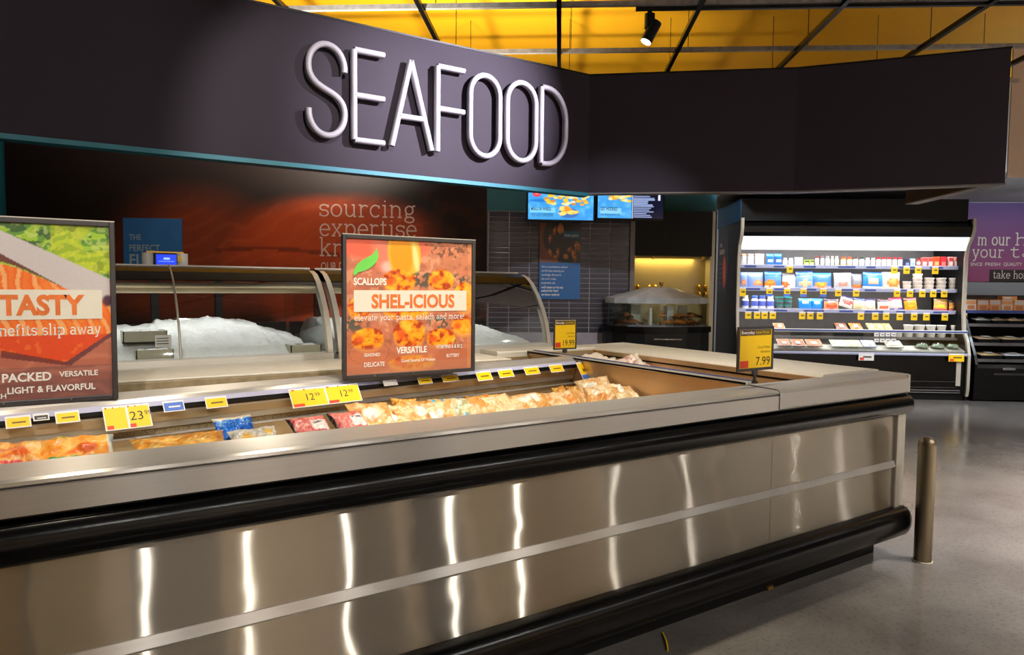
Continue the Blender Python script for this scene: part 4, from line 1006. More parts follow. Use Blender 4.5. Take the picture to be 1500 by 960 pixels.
# ---- top shelf, left to right: (kind, px0, px1, height px, colours, description)
OFF = YSH+.05
R1 = [('bag', 1085, 1094, 17, ((236, 234, 232), (160, 112, 84), (220, 216, 214)), 'white packet with a brown top'), ('bag', 1095, 1105, 17, ((232, 230, 232), (150, 116, 100), (214, 208, 210)), 'white packet with a dusky brown top'), ('bag', 1106, 1120, 17, ((238, 236, 234), (176, 140, 128), (240, 238, 236)), 'wider white packet with a pinkish top'),
 ('bag', 1123, 1134, 17, ((24, 110, 210), (20, 130, 214), (190, 220, 246)), 'bright blue bag, left one of two,'), ('bag', 1135, 1146, 17, ((20, 96, 204), (24, 136, 210), (180, 214, 244)), 'bright blue bag, right one of two,'),
 ('jar', 1147, 1154, 11, ((226, 218, 232), (200, 190, 214)), 'small pale lilac jar beside the blue bags'), ('jar', 1155, 1163, 11, ((228, 222, 232), (196, 186, 210)), 'second small pale lilac jar'), ('bag', 1164, 1177, 12, ((232, 230, 236), (222, 220, 228), (210, 206, 216)), 'plain white pouch'),
 ('box', 1178, 1185, 8, ((196, 216, 80), (60, 84, 40), (236, 240, 190)), 'lime green box with a dark band'), ('box', 1186, 1192, 8, ((206, 222, 90), (60, 84, 40), (238, 240, 200)), 'second lime green box'),
 ('bottle', 1194, 1200, 14, ((226, 224, 216), (150, 60, 52)), 'slim white bottle with a dull red cap'), ('bottle', 1202, 1208, 14, ((222, 226, 222), (120, 90, 90)), 'slim white bottle with a brownish cap'), ('bottle', 1209, 1216, 14, ((222, 228, 226), (160, 150, 150)), 'slim white bottle with a grey cap'), ('bottle', 1217, 1222, 14, ((204, 216, 160), (200, 196, 180)), 'slim pale green bottle'), ('bottle', 1223, 1229, 14, ((214, 220, 150), (196, 190, 170)), 'slim yellow green bottle'),
 ('jar', 1232, 1240, 13, ((240, 196, 120), (226, 96, 40)), 'amber jar with an orange cap'), ('jar', 1241, 1249, 13, ((238, 190, 130), (222, 90, 44)), 'second amber jar with an orange cap'), ('jar', 1250, 1258, 13, ((216, 226, 240), (90, 74, 60)), 'white and blue jar with a dark cap'), ('jar', 1259, 1267, 13, ((206, 222, 240), (70, 64, 60)), 'pale blue jar with a dark cap'),
 ('jar', 1268, 1275, 12, ((240, 238, 236), (226, 214, 206)), 'plain white jar with a cream cap'), ('jar', 1276, 1283, 12, ((240, 238, 236), (224, 206, 200)), 'second plain white jar with a cream cap')]
for k in range(5): R1.append(('jar', 1284+7.9*k, 1291+7.9*k, 13, ((244, 240, 240), (206, 46, 52)), 'white jar with a red cap'))
R1 += [('box', 1325, 1332, 11, ((44, 54, 84), (30, 36, 60), (110, 130, 170)), 'dark navy box'), ('box', 1333, 1340, 11, ((186, 206, 232), (210, 224, 240), (150, 170, 206)), 'pale blue box'), ('jar', 1343, 1349, 11, ((214, 60, 50), (170, 40, 40)), 'small red jar'), ('box', 1350, 1358, 13, ((236, 120, 110), (222, 60, 56), (246, 226, 220)), 'red and white box'), ('box', 1359, 1366, 13, ((238, 140, 126), (220, 54, 50), (246, 230, 224)), 'second red and white box'), ('box', 1367, 1376, 14, ((236, 96, 30), (226, 60, 30), (250, 180, 120)), 'orange red box'), ('box', 1377, 1386, 14, ((222, 30, 44), (214, 36, 46), (240, 120, 110)), 'deep red box'), ('box', 1389, 1396, 14, ((232, 170, 160), (206, 60, 60), (236, 226, 220)), 'pink and red box'), ('box', 1398, 1406, 14, ((234, 176, 166), (210, 64, 60), (238, 228, 222)), 'second pink and red box'), ('box', 1408, 1415, 11, ((232, 70, 40), (214, 60, 46), (250, 160, 110)), 'small orange red box at the right end')]
def bagpaint(c):
    base, top, spot = c
    def f(u, v):
        if v > .7: return top
        if .15 < u < .85 and .22 < v < .56: return spot
        return base
    return f
def stock(row, z, off, name_row, grp):
    for k, (kind, a, b, hp, cols, desc) in enumerate(row):
        x = floc((a+b)/2, 400, off); w = max(.03, (sw((a+b)/2, b-a, off))*.96); h = hp*.0094; L = f"{desc.strip(',')}, {ORD[k+1]} from left on fridge's {name_row} shelf"
        l = fpos(x, off, z+.0006)
        if kind in ('jar', 'bottle'): jar(kind, L, grp, w, h, cols[0], cols[1], fpos(x, off+w/2, z+.0006))
        elif kind == 'box': carton('box', L, grp, 'box', w, h, w*.8, cols, l)
        elif kind == 'bag': pouch('food_pouch', L, grp, 'pouch', w, h, .05, bagpaint(cols), fpos(x, off+.03, z+.0006), -.06, 0, k+3)
stock(R1, ZSH[0], OFF, 'top', 'products on the top shelf of the open fridge')
# ---- second shelf: salmon pouches, then stacked tubs
def salmon(base, top, spot, su=.5, sv=.28, ru=.32, rv=.2, extra=None):
    def f(u, v):
        if ((u-su)/ru)**2+((v-sv)/rv)**2 < 1: return spot if ((u-su)/ru)**2+((v-sv-.05)/rv)**2 > .3 else tuple(min(255, int(c*1.15)+10) for c in spot)
        if v > .78: return top
        if extra and v < .16: return extra
        return base
    return f
R2 = [(1084, 1096, 23, salmon((132, 158, 216), (120, 160, 230), (236, 150, 110)), 0, 'half-hidden pale blue pouch with a salmon picture'), (1096, 1120, 23, salmon((124, 150, 220), (140, 170, 230), (240, 140, 90), .7), 0, 'pale blue salmon pouch'), (1121, 1146, 24, salmon((84, 140, 226), (24, 96, 220), (246, 136, 44), .3, .26, .3, .2, (240, 220, 210)), 0, 'bright blue pouch with orange salmon'), (1147, 1170, 22, salmon((226, 222, 228), (70, 64, 62), (240, 110, 50), .2, .2, .3, .15), .05, 'black and white pouch with an orange patch'), (1168, 1193, 24, salmon((120, 160, 226), (30, 84, 220), (246, 190, 140), .5, .24, .4, .2), -.05, 'leaning blue pouch with peach slices'), (1192, 1221, 23, salmon((74, 132, 222), (70, 150, 236), (248, 150, 50), .45, .22, .35, .2, (206, 170, 190)), 0, 'widest blue pouch with a large orange salmon picture'), (1223, 1249, 23, salmon((200, 200, 206), (170, 170, 176), (224, 150, 130), .5, .25, .3, .15), -.02, 'silver pouch with a pale pink patch'), (1249, 1267, 22, salmon((146, 146, 152), (120, 120, 128), (240, 104, 30), .5, .15, .4, .12), 0, 'grey pouch with a small orange patch'), (1265, 1295, 24, salmon((60, 140, 226), (36, 96, 206), (238, 190, 150), .5, .42, .3, .22, (220, 232, 244)), .03, 'shiny blue pouch with a white centre'), (1295, 1322, 25, salmon((232, 206, 190), (238, 230, 214), (226, 130, 60), .62, .38, .34, .3), 0, 'white and orange pouch with sliced meat')]
G2 = 'pouches on the second shelf of the open fridge'
for k, (a, b, hp, pt, ro, desc) in enumerate(R2):
    pouch('food_pouch', f"{desc}, {ORD[k+1]} from left on fridge's second shelf", G2, 'pouch', sw((a+b)/2, b-a, OFF)*1.0, hp*.0094, .05, pt, fpos(floc((a+b)/2, 410, OFF), OFF+.03+.035*(k % 2), ZSH[1]+.001+abs(math.sin(ro))*sw((a+b)/2, b-a, OFF)/2), -.10, ro, 40+k)
G2b = 'white tubs stacked on the second shelf of the open fridge'
for c, (a, b, n) in enumerate(((1325, 1338, 2), (1340, 1355, 4), (1357, 1372, 3), (1375, 1390, 3), (1394, 1409, 3), (1410, 1419, 3))):
    w = sw(a, b-a, OFF)*.97; hh_ = .053; x = floc((a+b)/2, 410, OFF)
    pos = ['bottom', 'second lowest', 'third from bottom', 'topmost'] if n == 4 else (['bottom', 'middle', 'top'] if n == 3 else ['lower', 'upper'])
    for k in range(n):
        tub('tub', f"{pos[k]} white tub in {ORD[c+1]} stack from left, fridge's second shelf", G2b, 'tub', w, hh_, (222, 206, 190), (236, 230, 224), fpos(x+RND.uniform(-.004, .004), OFF+w/2, ZSH[1]+.0006+k*(hh_+.0006)))
# ---- third shelf
G3 = 'products on the third shelf of the open fridge'
for k, a in enumerate((1088, 1102, 1113, 1125)):
    w = sw(a, 10.5, OFF)
    jar('bottle', f"white bottle with a blue label, {ORD[k+1]} from left on fridge's third shelf", G3, w, .185, (226, 228, 236), [(190, 196, 204), (70, 96, 200), (64, 90, 196), (206, 210, 220)][k], fpos(floc(a+5, 440, OFF), OFF+w/2, ZSH[2]+.0006), (96, 110, 200))
for c, a in enumerate((1137, 1150)):
    w = sw(a, 12.5, OFF); 
    for k in range(3):
        tub('tub', f'teal tub, {["bottom", "middle", "top"][k]} of the {["left", "right"][c]} stack on the third fridge shelf', G3, 'tub', w, .056, (96, 104, 104), (20, 158, 150), fpos(floc(a+6, 440, OFF), OFF+w/2, ZSH[2]+.0006+k*.0566))
R3 = [(1171, 1190, 16, salmon((36, 134, 222), (60, 160, 236), (190, 206, 236), .5, .62, .3, .12), 0, 'bright blue bag, left of the pair,'), (1190, 1208, 16, salmon((30, 126, 216), (70, 166, 236), (196, 206, 232), .5, .62, .3, .12), 0, 'bright blue bag, right of the pair,'), (1208, 1230, 16, salmon((214, 150, 110), (60, 40, 66), (222, 92, 50), .5, .35, .4, .3), 0, 'dark-topped packet with orange red meat'), (1230, 1252, 18, salmon((236, 220, 214), (50, 44, 84), (226, 96, 88), .5, .45, .36, .24), .3, 'tilted packet of pink meat'), (1251, 1267, 17, salmon((236, 222, 186), (20, 40, 84), (226, 204, 150), .5, .25, .4, .2), .1, 'navy-topped packet of cream slices'), (1268, 1286, 17, salmon((236, 224, 216), (54, 44, 80), (232, 196, 160), .5, .2, .4, .2), 0, 'navy-topped packet of pale slices'), (1287, 1305, 16, salmon((226, 206, 190), (70, 40, 50), (236, 104, 70), .5, .25, .44, .16), 0, 'dark-topped packet of orange red slices'), (1306, 1326, 18, salmon((226, 204, 204), (150, 40, 70), (236, 190, 180), .5, .25, .4, .2, (90, 90, 190)), -.08, 'crimson-topped packet with a blue flash'), (1327, 1346, 18, salmon((206, 150, 50), (104, 40, 40), (250, 160, 24), .5, .22, .46, .18), -.1, 'brown-topped packet of orange slices'), (1371, 1392, 17, salmon((206, 150, 90), (110, 76, 30), (246, 186, 60), .5, .3, .44, .18, (226, 90, 110)), .06, 'amber packet with a pink lower edge'), (1392, 1411, 16, salmon((190, 120, 70), (44, 30, 24), (244, 180, 60), .5, .35, .46, .18, (220, 80, 110)), 0, 'dark amber packet at the right end')]
for k, (a, b, hp, pt, ro, desc) in enumerate(R3):
    pouch('food_packet', f"{desc.strip(',')}, {ORD[k+1]} packet from left on fridge's third shelf", G3, 'packet', sw((a+b)/2, b-a, OFF)*1.0, hp*.0094, .05, pt, fpos(floc((a+b)/2, 445, OFF), OFF+.03+.035*(k % 2), ZSH[2]+.001+abs(math.sin(ro))*sw((a+b)/2, b-a, OFF)/2), -.12, ro, 60+k)
# ---- lower deck behind the rail
G4 = 'packs on the lower deck of the open fridge'; O4 = .30
def tray_pack(name, label, grp, cat, w, d, h, food, film, loc, tilt=0, rz=AS, roll=0):
    t = thing(name, label, cat, loc, 0, grp, (tilt, roll, rz))
    part('tray', MB().loft([[(-w*.44, d*.06, 0), (w*.44, d*.06, 0), (w*.44, d*.94, 0), (-w*.44, d*.94, 0)], [(-w/2, 0, h*.7), (w/2, 0, h*.7), (w/2, d, h*.7), (-w/2, d, h*.7)]], film), M['plastic'], t)
    nu, nv = 7, 6; g = vnoise(nv, nu, 4, 2, int(w*9999) % 97); Pn = []; Cn = []
    for j in range(nv):
        Pn.append([(-w*.47+w*.94*i/(nu-1), d*.03+d*.94*j/(nv-1), h*.705+(g[j, i]*h*.35)*(0 < i < nu-1)*(0 < j < nv-1)) for i in range(nu)])
        Cn.append([tuple(int(min(255, c*(.8+.5*g[j, i]))) for c in food) for i in range(nu)])
    part('food', MB().grid(Pn, Cn), M['plastic'], t)
    part('paper_label', MB().add([(-w*.18, d*.2, h*1.02), (w*.16, d*.2, h*1.02), (w*.16, d*.6, h*1.06), (-w*.18, d*.6, h*1.06)], [(0, 1, 2, 3)]), M['card_w'], t)
    return t
for k, (a, b, f, fm, desc) in enumerate(((1136, 1152, (226, 120, 70), (236, 236, 236), 'white tray with an orange end'), (1226, 1244, (130, 84, 60), (20, 18, 18), 'black tray of brown meat'), (1247, 1266, (206, 120, 60), (20, 18, 18), 'black tray of golden brown food'), (1274, 1285, (206, 186, 116), (190, 190, 150), 'pack of pale golden cakes'), (1286, 1297, (222, 176, 96), (190, 186, 150), 'pack of golden cakes'), (1298, 1309, (226, 172, 84), (196, 186, 150), 'pack of deeper golden cakes'))):
    w = sw((a+b)/2, b-a, O4); tray_pack('tray_pack', f"{desc}, {ORD[k+1]} from left on fridge's lower deck", G4, 'tray', w, .16, .055, f, fm, fpos(floc((a+b)/2, 470, O4), O4+.02, .896 if k else .88), .55)
G5 = 'white cups on the lower deck of the open fridge'
for c, (a, b, n) in enumerate(((1313, 1327, 1), (1328, 1343, 2), (1344, 1360, 2), (1361, 1376, 2), (1377, 1391, 2), (1397, 1407, 2), (1408, 1418, 2))):
    w = sw(a, b-a, O4)*.96; x = floc((a+b)/2, 470, O4)
    for k in range(n):
        pos = 'single' if n == 1 else ['lower', 'upper'][k]
        tub('cup', f"{pos} white cup, {ORD[c+1]} column from left on fridge's lower deck", G5, 'cup', w, .085, (226, 220, 206), (238, 236, 230), fpos(x, O4+.02+w/2, .8306+k*.0856))
# plinth that lifts the trays into view
F_('deck_riser', MB().box(-FW+.3, floc(1310, 470, O4), O4+.02, .8, .8305, .875), 'black')
# ---- trays behind the front glass
G6 = 'trays behind the front glass of the open fridge'
for k, (a, b, f, fm, desc) in enumerate(((1139, 1158, (238, 130, 70), (226, 226, 226), 'white and orange salmon tray'), (1159, 1179, (236, 124, 66), (230, 230, 230), 'second white and orange salmon tray'), (1181, 1204, (236, 140, 90), (200, 160, 130), 'orange salmon tray'), (1217, 1239, (214, 224, 196), (190, 200, 180), 'pale green tray'), (1239, 1262, (220, 216, 176), (190, 200, 170), 'pale green and yellow tray'), (1263, 1283, (226, 226, 236), (110, 120, 190), 'white and blue tray'), (1297, 1322, (224, 206, 180), (206, 206, 200), 'white and tan tray'))):
    w = sw((a+b)/2, b-a, .12); tray_pack('tray_pack', f"{desc}, {ORD[k+1]} from left behind fridge's front glass", G6, 'tray', w, .17, .03, f, fm, fpos(floc((a+b)/2, 505, .12), .075, .69), .5)
for k, (a, b) in enumerate(((1342, 1363), (1365, 1387), (1388, 1408))):
    w = sw(a, b-a, .12)*.97; t = thing('dome_pack', f"clear domed pack, {['leftmost', 'middle', 'rightmost'][k]} of three behind fridge's front glass", 'pack', fpos(floc((a+b)/2, 510, .12), .16, .705), AS, G6)
    part('dome', MB().lathe([(w*.5, .003), (w*.48, .02), (w*.38, .05), (w*.2, .066), (0, .07)], 14), M['tankglass'], t)
    part('food', MB().lathe([(w*.46, .001), (w*.42, .02), (w*.3, .042), (0, .05)], 12, (220, 224, 190)), M['plastic'], t)
# ---- price tags
def fridge_tag(px, py, w, h, off, label, grp, cat='price tag', two=None, drop=0):
    x, z = SX(px, py, off); t = thing('price_tag', label, cat, fpos(x, off, z), AS, grp)
    part('card', MB().box(-w/2, w/2, -.001, .0005, -h/2, h/2), M['card_w' if two == 'w' else 'card_y'], t)
    if two == 'b': part('foot_panel', MB().box(-w/2, w/2, -.0015, -.0011, -h/2, -h*.2), M['card_b'], t)
    if two != 'w': part('head_panel', MB().box(-w/2, w/2, -.0015, -.0011, h*.3, h/2), M['card_w'], t)
    part('print_line', MB().box(-w*.2, w*.34, -.0015, -.0011, -h*.1, h*.08), M['text_k' if two == 'w' else 'text_olive'], t)
    return t
for row, (py, xs, nm) in enumerate(((395, (1157, 1310, 1328, 1345, 1370, 1411), 'top'), (429, (1088, 1127, 1153, 1177, 1206, 1228, 1254, 1314, 1333, 1351, 1367, 1383, 1411), 'second'), (463, (1096, 1109, 1120, 1132, 1175, 1187, 1201, 1261, 1282, 1298, 1318, 1339, 1357, 1384, 1412), 'third'))):
    for k, px in enumerate(xs):
        fridge_tag(px, py+(px-1250)*.009, .085, .105 if row != 1 or k > 4 else .13, YSH-.012, f"yellow price tag, {ORD[k+1]} from left below fridge's {nm} shelf", f'price tags on the {nm} shelf rail of the open fridge', two='b' if row == 1 and 0 < k < 5 else None)
for r in range(2):
    for k in range(4):
        fridge_tag(1284+8.3*k, 490.5+8.5*r, .062, .05, .017-.001*r, f'small white price tag, {ORD[k+1]} of four in the {["upper", "lower"][r]} row on the glass rail', 'white price tags on the glass rail', two='w')
t = fridge_tag(1269, 523, .2, .1, -.013, 'larger white price card with a red corner hanging below the fridge glass', None, 'price card', 'w'); part('red_corner', MB().box(-.085, -.03, -.0015, -.0011, -.045, -.01), M['red'], t)
t = fridge_tag(1401, 524, .2, .11, -.013, 'larger yellow price card hanging at the right end of the fridge rail', None, 'price card'); part('red_corner', MB().box(-.085, -.03, -.0015, -.0011, -.05, -.02), M['red'], t)

# ================================================================== second cold case at the right edge
X2 = .06
q = P0+s1*1.2+s2*.45+Vector((0, 0, 1.33)); area(q, q+s2*.1+Vector((0, 0, -1)), 18, 2.0, .05, (1, .98, .95))
f2 = thing('cold_case', 'black low cold case with orange boxes and black trays below a purple wall graphic', 'cold case', P0+s1*X2, AS)
def C_(name, mb, mat, lab=None): return part(name, mb, M[mat], f2, lab)
L2 = 2.2
C_('side_panel', MB().loft([[(x, y, z) for y, z in ((.0, .0), (-.02, .5), (.02, .62), (.16, .86), (.28, 1.1), (.5, 1.42), (1.2, 1.42), (1.2, 0))] for x in (0, .035)]), 'blackgloss')
C_('base', MB().ex([(.02, .02), (-.0, .45), (.02, .50), (.4, .50), (1.19, .5), (1.19, 0.02)], .0355, L2), 'blackgloss')
C_('handle_strip', MB().box(.25, L2, -.012, -.0005, .36, .385), 'dark'); C_('badge', MB().box(.36, .52, -.014, -.0005, .43, .46), 'chrome')
C_('back_panel', MB().box(.0355, L2, .95, 1.19, .5005, 1.42), 'black'); C_('canopy', MB().box(.0355, L2, .5, .9495, 1.36, 1.42), 'black')
sh2 = [(.56, .08, .60), (.775, .16, .62), (1.03, .24, .7), (1.21, .3, .75)]
for k, (z, y, d) in enumerate(sh2):
    C_('shelf', MB().box(.036, L2, y+.01, .9495, z-.02, z), 'dark'); C_('price_rail', MB().box(.036, L2, y, y+.0095, z-.035, z+.006), 'bluestrip' if k == 3 else 'trimgrey')
z = sh2[3][0]+.0006
for k in range(9):
    c = ((244, 170, 110), (226, 214, 206), (206, 130, 80)) if k % 3 else ((236, 226, 214), (244, 170, 110), (226, 140, 80))
    x = X2+.1+.16*k; q = P0+s1*x+s2*(.33)
    carton('box', f'orange and white box, {ORD[k+1]} from left on the top shelf of the cold case', 'boxes on the top shelf of the cold case', 'box', .145, .15, .1, c, (q.x, q.y, z), 0 if k != 3 else 0)
q = P0+s1*(X2+.62)+s2*.35
solo('box', MB().box(-.1, .1, 0, .1, 0, .05, (246, 170, 100), b=.005).box(-.08, .02, -.0015, -.0005, .012, .04, (236, 232, 226)), M['card'], 'flat orange box lying on the row of boxes in the cold case', 'box', (q.x, q.y, z+.1512), (0, 0, AS))
for r, (zz, yy, n, wd, dep) in enumerate(((sh2[2][0], .25, 9, .2, .2), (sh2[1][0], .18, 6, .3, .24), (sh2[0][0], .1, 6, .3, .24))):
    for k in range(n):
        q = P0+s1*(X2+.15+wd/2+k*(wd+.012))+s2*(yy+.03)
        nm = ['second', 'third', 'bottom'][r]; f = [(226, 220, 216), (206, 176, 140), (226, 190, 140), (236, 232, 230)][(k+r) % 4]
        tray_pack('tray_pack', f"black tray, {ORD[k+1]} from left on the cold case's {nm} shelf", f'trays on the {nm} shelf of the cold case', 'tray', wd, dep, .07, f, (18, 17, 17), (q.x, q.y, zz+.001), .12)
# purple wall graphic above it
wg = thing('wall_graphic', 'purple to pink wall graphic with white lettering above the cold case', 'graphic', P0, AS)
p = Paint(60, 50, (0, 0, 0)); k_ = p.V[..., None]; p.a = np.array((106, 92, 152.))*(1-k_)+np.array((190, 104, 150.))*k_; n1 = vnoise(50, 60, 3, 2, 9); p.mix((n1-.5)*.4, (150, 120, 170))
gz0, gz1 = 1.62, 2.82
p.build('print', wg, .535, 3.0, gz0, gz1, 1.494, M['mural']); part('backing', MB().box(.53, 3.005, 1.4955, 1.4995, gz0-.005, gz1), M['dark'], wg)
def gw(px, py): return SX(px, py, 1.492)
x, z = gw(1432, 359); slab(wg, 'm', x, z, .115, gw(1448, 359)[0]-x, 1.492, M['text_w'], .15); x, z = gw(1453, 359); slab(wg, 'our', x, z, .115, gw(1481, 359)[0]-x, 1.492, M['text_w'], .15)
x2, z2 = gw(1487, 359); slab(wg, 'hands', x2, z2, .115, 1.0, 1.492, M['text_w'], .15)
x, z = gw(1424, 377); slab(wg, 'your', x, z, .115, gw(1472, 377)[0]-x, 1.492, M['text_w'], .15)
x2, z2 = gw(1479, 377); slab(wg, 'table', x2, z2, .115, 1.05, 1.492, M['text_w'], .15)
x, z = gw(1443, 389.5); words(wg, 'FRESH', x, z, w=.22, h=.05, y=1.492, bold=.01); x, z = gw(1470, 389.5); words(wg, 'QUALITY', x, z, w=.27, h=.05, y=1.492, bold=.01); x, z = gw(1420, 389.5); words(wg, 'ENCE', x+.02, z, w=.17, h=.05, y=1.492, bold=.01)
x, z = gw(1449, 413); part('caption_block', MB().box(x, x+1.8, 1.487, 1.4935, z, z+.185), M['dark'], wg); slab(wg, 'take home', x+.05, z+.055, .075, .62, 1.4855, M['text_w'], .16)
# ================================================================== big poster frames on the centre rail
def frame(name, label, x0, x1, y, z0, h, lean=0.):
    t = thing(name, label, 'poster', (x0, y, z0), 0, None, (lean, 0, 0)); w = x1-x0; b = .019
    for a, c, d, e in ((-b, 0, -b, h+b), (w, w+b, -b, h+b), (0, w, -b, 0), (0, w, h, h+b)):
        part('frame_bar', MB().box(a, c, -.012, .014, d, e, b=.003), M['dark'], t)
    part('top_edge', MB().box(-b, w+b, -.01, .012, h+b+.0005, h+b+.004), M['framesteel'], t)
    part('backing', MB().box(0, w, .002, .012, 0, h), M['dark'], t)
    for k in range(3): part('clip', MB().tube([(w*(.2+.3*k), -.0125, -b*.4), (w*(.2+.3*k), -.016, -b*.4)], .004, 8), M['chrome'], t)
    return t, w
# scallop poster
a = onz(1.034, 502, 557); b = onz(1.034, 692, 546.5); yS = (a.y+b.y)/2+.02
xS0, xS1 = ony(yS, 507, 500).x, ony(yS, 690, 500).x; zS = 1.056; hS = ony(yS, 502, 349).z-zS
t, w = frame('scallop_poster', 'square framed poster of seared scallops reading SHEL-ICIOUS on the freezer rail', xS0, xS1, yS, zS, hS, 0)
p = Paint(190, 200, (206, 122, 88)); n1 = vnoise(200, 190, 4, 4, 31); n2 = vnoise(200, 190, 20, 3, 32); n3 = vnoise(200, 190, 44, 2, 33)
p.mix((n1-.42)*3*(p.U > .4)*(p.V < .3), (236, 160, 112)); p.mix((n1-.5)*2.2, (168, 92, 66)); p.mix((n2-.55)*2.5, (150, 86, 60)); p.mix((n2 < .36)*.4, (244, 190, 150))
p.ell(.1, .03, .28, .14, (240, 104, 74), .4, .2); p.ell(.28, .13, .1, .17, (236, 130, 104), .4, -.4); p.ell(.55, .03, .12, .09, (238, 110, 80), .5, .4); p.ell(.31, .2, .07, .06, (246, 190, 176), .6)
p.ell(.44, .1, .135, .22, (252, 190, 60), .1, -.12); p.ell(.415, .1, .10, .2, (253, 160, 12), .25, -.1); p.ell(.53, .13, .03, .15, (254, 228, 150), .5, -.15)
for (u, v) in ((.57, .3), (.74, .62), (.06, .62), (.06, .95), (.62, .28), (.9, .3), (.82, .82)): p.mix((n3 > .52)*np.clip(1-((p.U-u)/.13)**2-((p.V-v)/.07)**2, 0, 1)*1.4, (92, 86, 70))
p.ell(.12, .9, .3, .1, (178, 96, 64), .2); p.ell(.12, .89, .26, .07, (206, 118, 80), .3); p.ell(.9, .93, .25, .1, (190, 104, 70), .2)
def scal(u, v, ru, rv, seed):
    g = vnoise(200, 190, 24, 3, seed)
    p.ell(u, v+rv*.35, ru*.97, rv*1.0, (236, 150, 70), .15); p.ell(u, v+rv*.45, ru*.7, rv*.7, (252, 206, 150), .5)
    p.ell(u, v, ru, rv, (250, 168, 16), .16); d = np.clip(1-((p.U-u)/ru)**2-((p.V-v)/rv)**2, 0, 1)
    p.mix(np.clip((g-.5)*6, 0, 1)*(d > .08)*.8, (226, 74, 12)); p.mix(np.clip((g-.62)*8, 0, 1)*(d > .05)*.8, (160, 50, 14)); p.mix(np.clip((.4-g)*6, 0, 1)*(d > .1)*.8, (255, 206, 70)); p.ell(u-ru*.5, v+rv*.1, ru*.35, rv*.5, (238, 96, 26), .7, 0)
scal(.40, .30, .135, .09, 41); scal(.74, .29, .115, .085, 42); scal(.94, .42, .1, .12, 43); scal(.10, .5, .09, .08, 47); scal(.46, .53, .2, .06, 48); scal(.16, .735, .13, .085, 44); scal(.48, .70, .135, .11, 45); scal(.74, .745, .13, .075, 46); scal(.94, .65, .12, .08, 49); scal(.5, .93, .2, .06, 50)
p.mix((p.V > .8)*.5, (206, 120, 84)); p.mix((p.V > .92)*.35, (196, 140, 110))
def ring(u, v, ru, rv, c):
    d = ((p.U-u)/ru)**2+((p.V-v)/rv)**2; p.mix((np.abs(d-1) < .03)*.6, c)
ring(.17, .84, .15, .09, (120, 70, 50))
p.mix(((n3 > .6)*(p.U > .6)*(p.V < .12))*.7, (96, 60, 44)); p.rect(.965, 1, 0, 1, (240, 170, 110), .35)
p.build('print', t, 0, w, 0, hS, -.001, M['print'])
def q(u, v): return w*u, hS*(1-v)
lf = [(.058, .272), (.072, .262), (.085, .245), (.115, .238), (.15, .225), (.19, .2), (.222, .165), (.236, .13), (.233, .095), (.222, .06), (.214, .085), (.19, .115), (.15, .135), (.11, .16), (.078, .19), (.058, .225), (.052, .25)]
part('leaf_emblem', MB().ey([q(*k) for k in lf], -.0045, -.0025), M['leaf'], t, 'light green leaf emblem')
x, z = q(.055, .335); words(t, 'SCALLOPS', x, z, w=w*.245, h=.033, y=-.0028, mat=M['text_w'], bold=.03)
x0_, z0_ = q(.055, .535); x1_, z1_ = q(.955, .375); part('title_band', MB().box(x0_, x1_, -.0032, -.0022, z0_, z1_), M['band'], t)
x, z = q(.185, .505); words(t, 'SHEL-ICIOUS', x, z, w=w*.665, h=hS*.098, y=-.0042, mat=M['text_or'], bold=.034)
x, z = q(.06, .598); slab(t, 'elevate your pasta, salads and more!', x, z, .0185, w*.88, -.0028, M['text_w'], .17)
x, z = q(.375, .855); words(t, 'VERSATILE', x, z, w=w*.245, h=.031, y=-.0028, bold=.03)
for s, u, v, ww, h in (('SEASONED', .13, .868, .12, .016), ('DELICATE', .13, .945, .155, .022), ('Good Source Of Protein', .415, .925, .275, .016), ('VITAMINS 6 & B12', .695, .832, .225, .019), ('BUTTERY', .785, .905, .11, .018)):
    x, z = q(u, v); words(t, s, x, z, w=w*ww, h=h, y=-.0028, bold=.015)
# salmon poster at the left edge
yT = 3.20; xT1 = ony(yT, 162, 450).x; zT = 1.056; hT = ony(yT, 160, 333).z-zT; xT0 = xT1-.70
t, w = frame('salmon_poster', 'framed poster of raw salmon reading TASTY at the left end of the freezer rail', xT0, xT1, yT, zT, hT)
p = Paint(200, 200, (176, 98, 76)); n1 = vnoise(200, 200, 4, 4, 51); n2 = vnoise(200, 200, 16, 3, 52); n3 = vnoise(200, 200, 40, 2, 53)
U = lambda px: (px/545.)*((xT1-ony(yT, 0, 450).x)/w)+1-(xT1-ony(yT, 0, 450).x)/w      # crop pixel to print u
Vv = lambda py: (py-48)/850.
p.a[:] = (186, 106, 82); p.mix((p.V > Vv(740))*.8, (140, 86, 76)); p.mix(np.sin(p.V*70+n1*16+p.U*6)*.35*(p.V > Vv(600)), (226, 150, 118)); p.mix((p.V > Vv(820))*.5, (120, 78, 76))
p.poly([(0, 0), (1, 0), (1, Vv(330)), (0, Vv(330))], (96, 150, 44)); g = np.sin((p.U*.5+p.V*2.2)*38+n1*22)
m_ = (p.V < Vv(330)); p.mix((g > .2)*m_*.8, (170, 206, 40)); p.mix((n2 > .6)*m_*.8, (46, 84, 40)); p.mix((n3 > .6)*m_*.6, (206, 214, 120)); p.mix((n1 > .55)*m_*.5*(p.U > U(250)), (214, 216, 16))
p.poly([(0, Vv(70)), (U(0), Vv(80)), (U(545), Vv(310)), (U(545), Vv(430)), (U(500), Vv(420)), (U(310), Vv(360)), (U(0), Vv(190)), (0, Vv(20))], (206, 198, 196))
p.poly([(U(0), Vv(190)), (U(310), Vv(355)), (U(100), Vv(260)), (U(20), Vv(235)), (0, Vv(230)), (0, Vv(170))], (110, 56, 44))
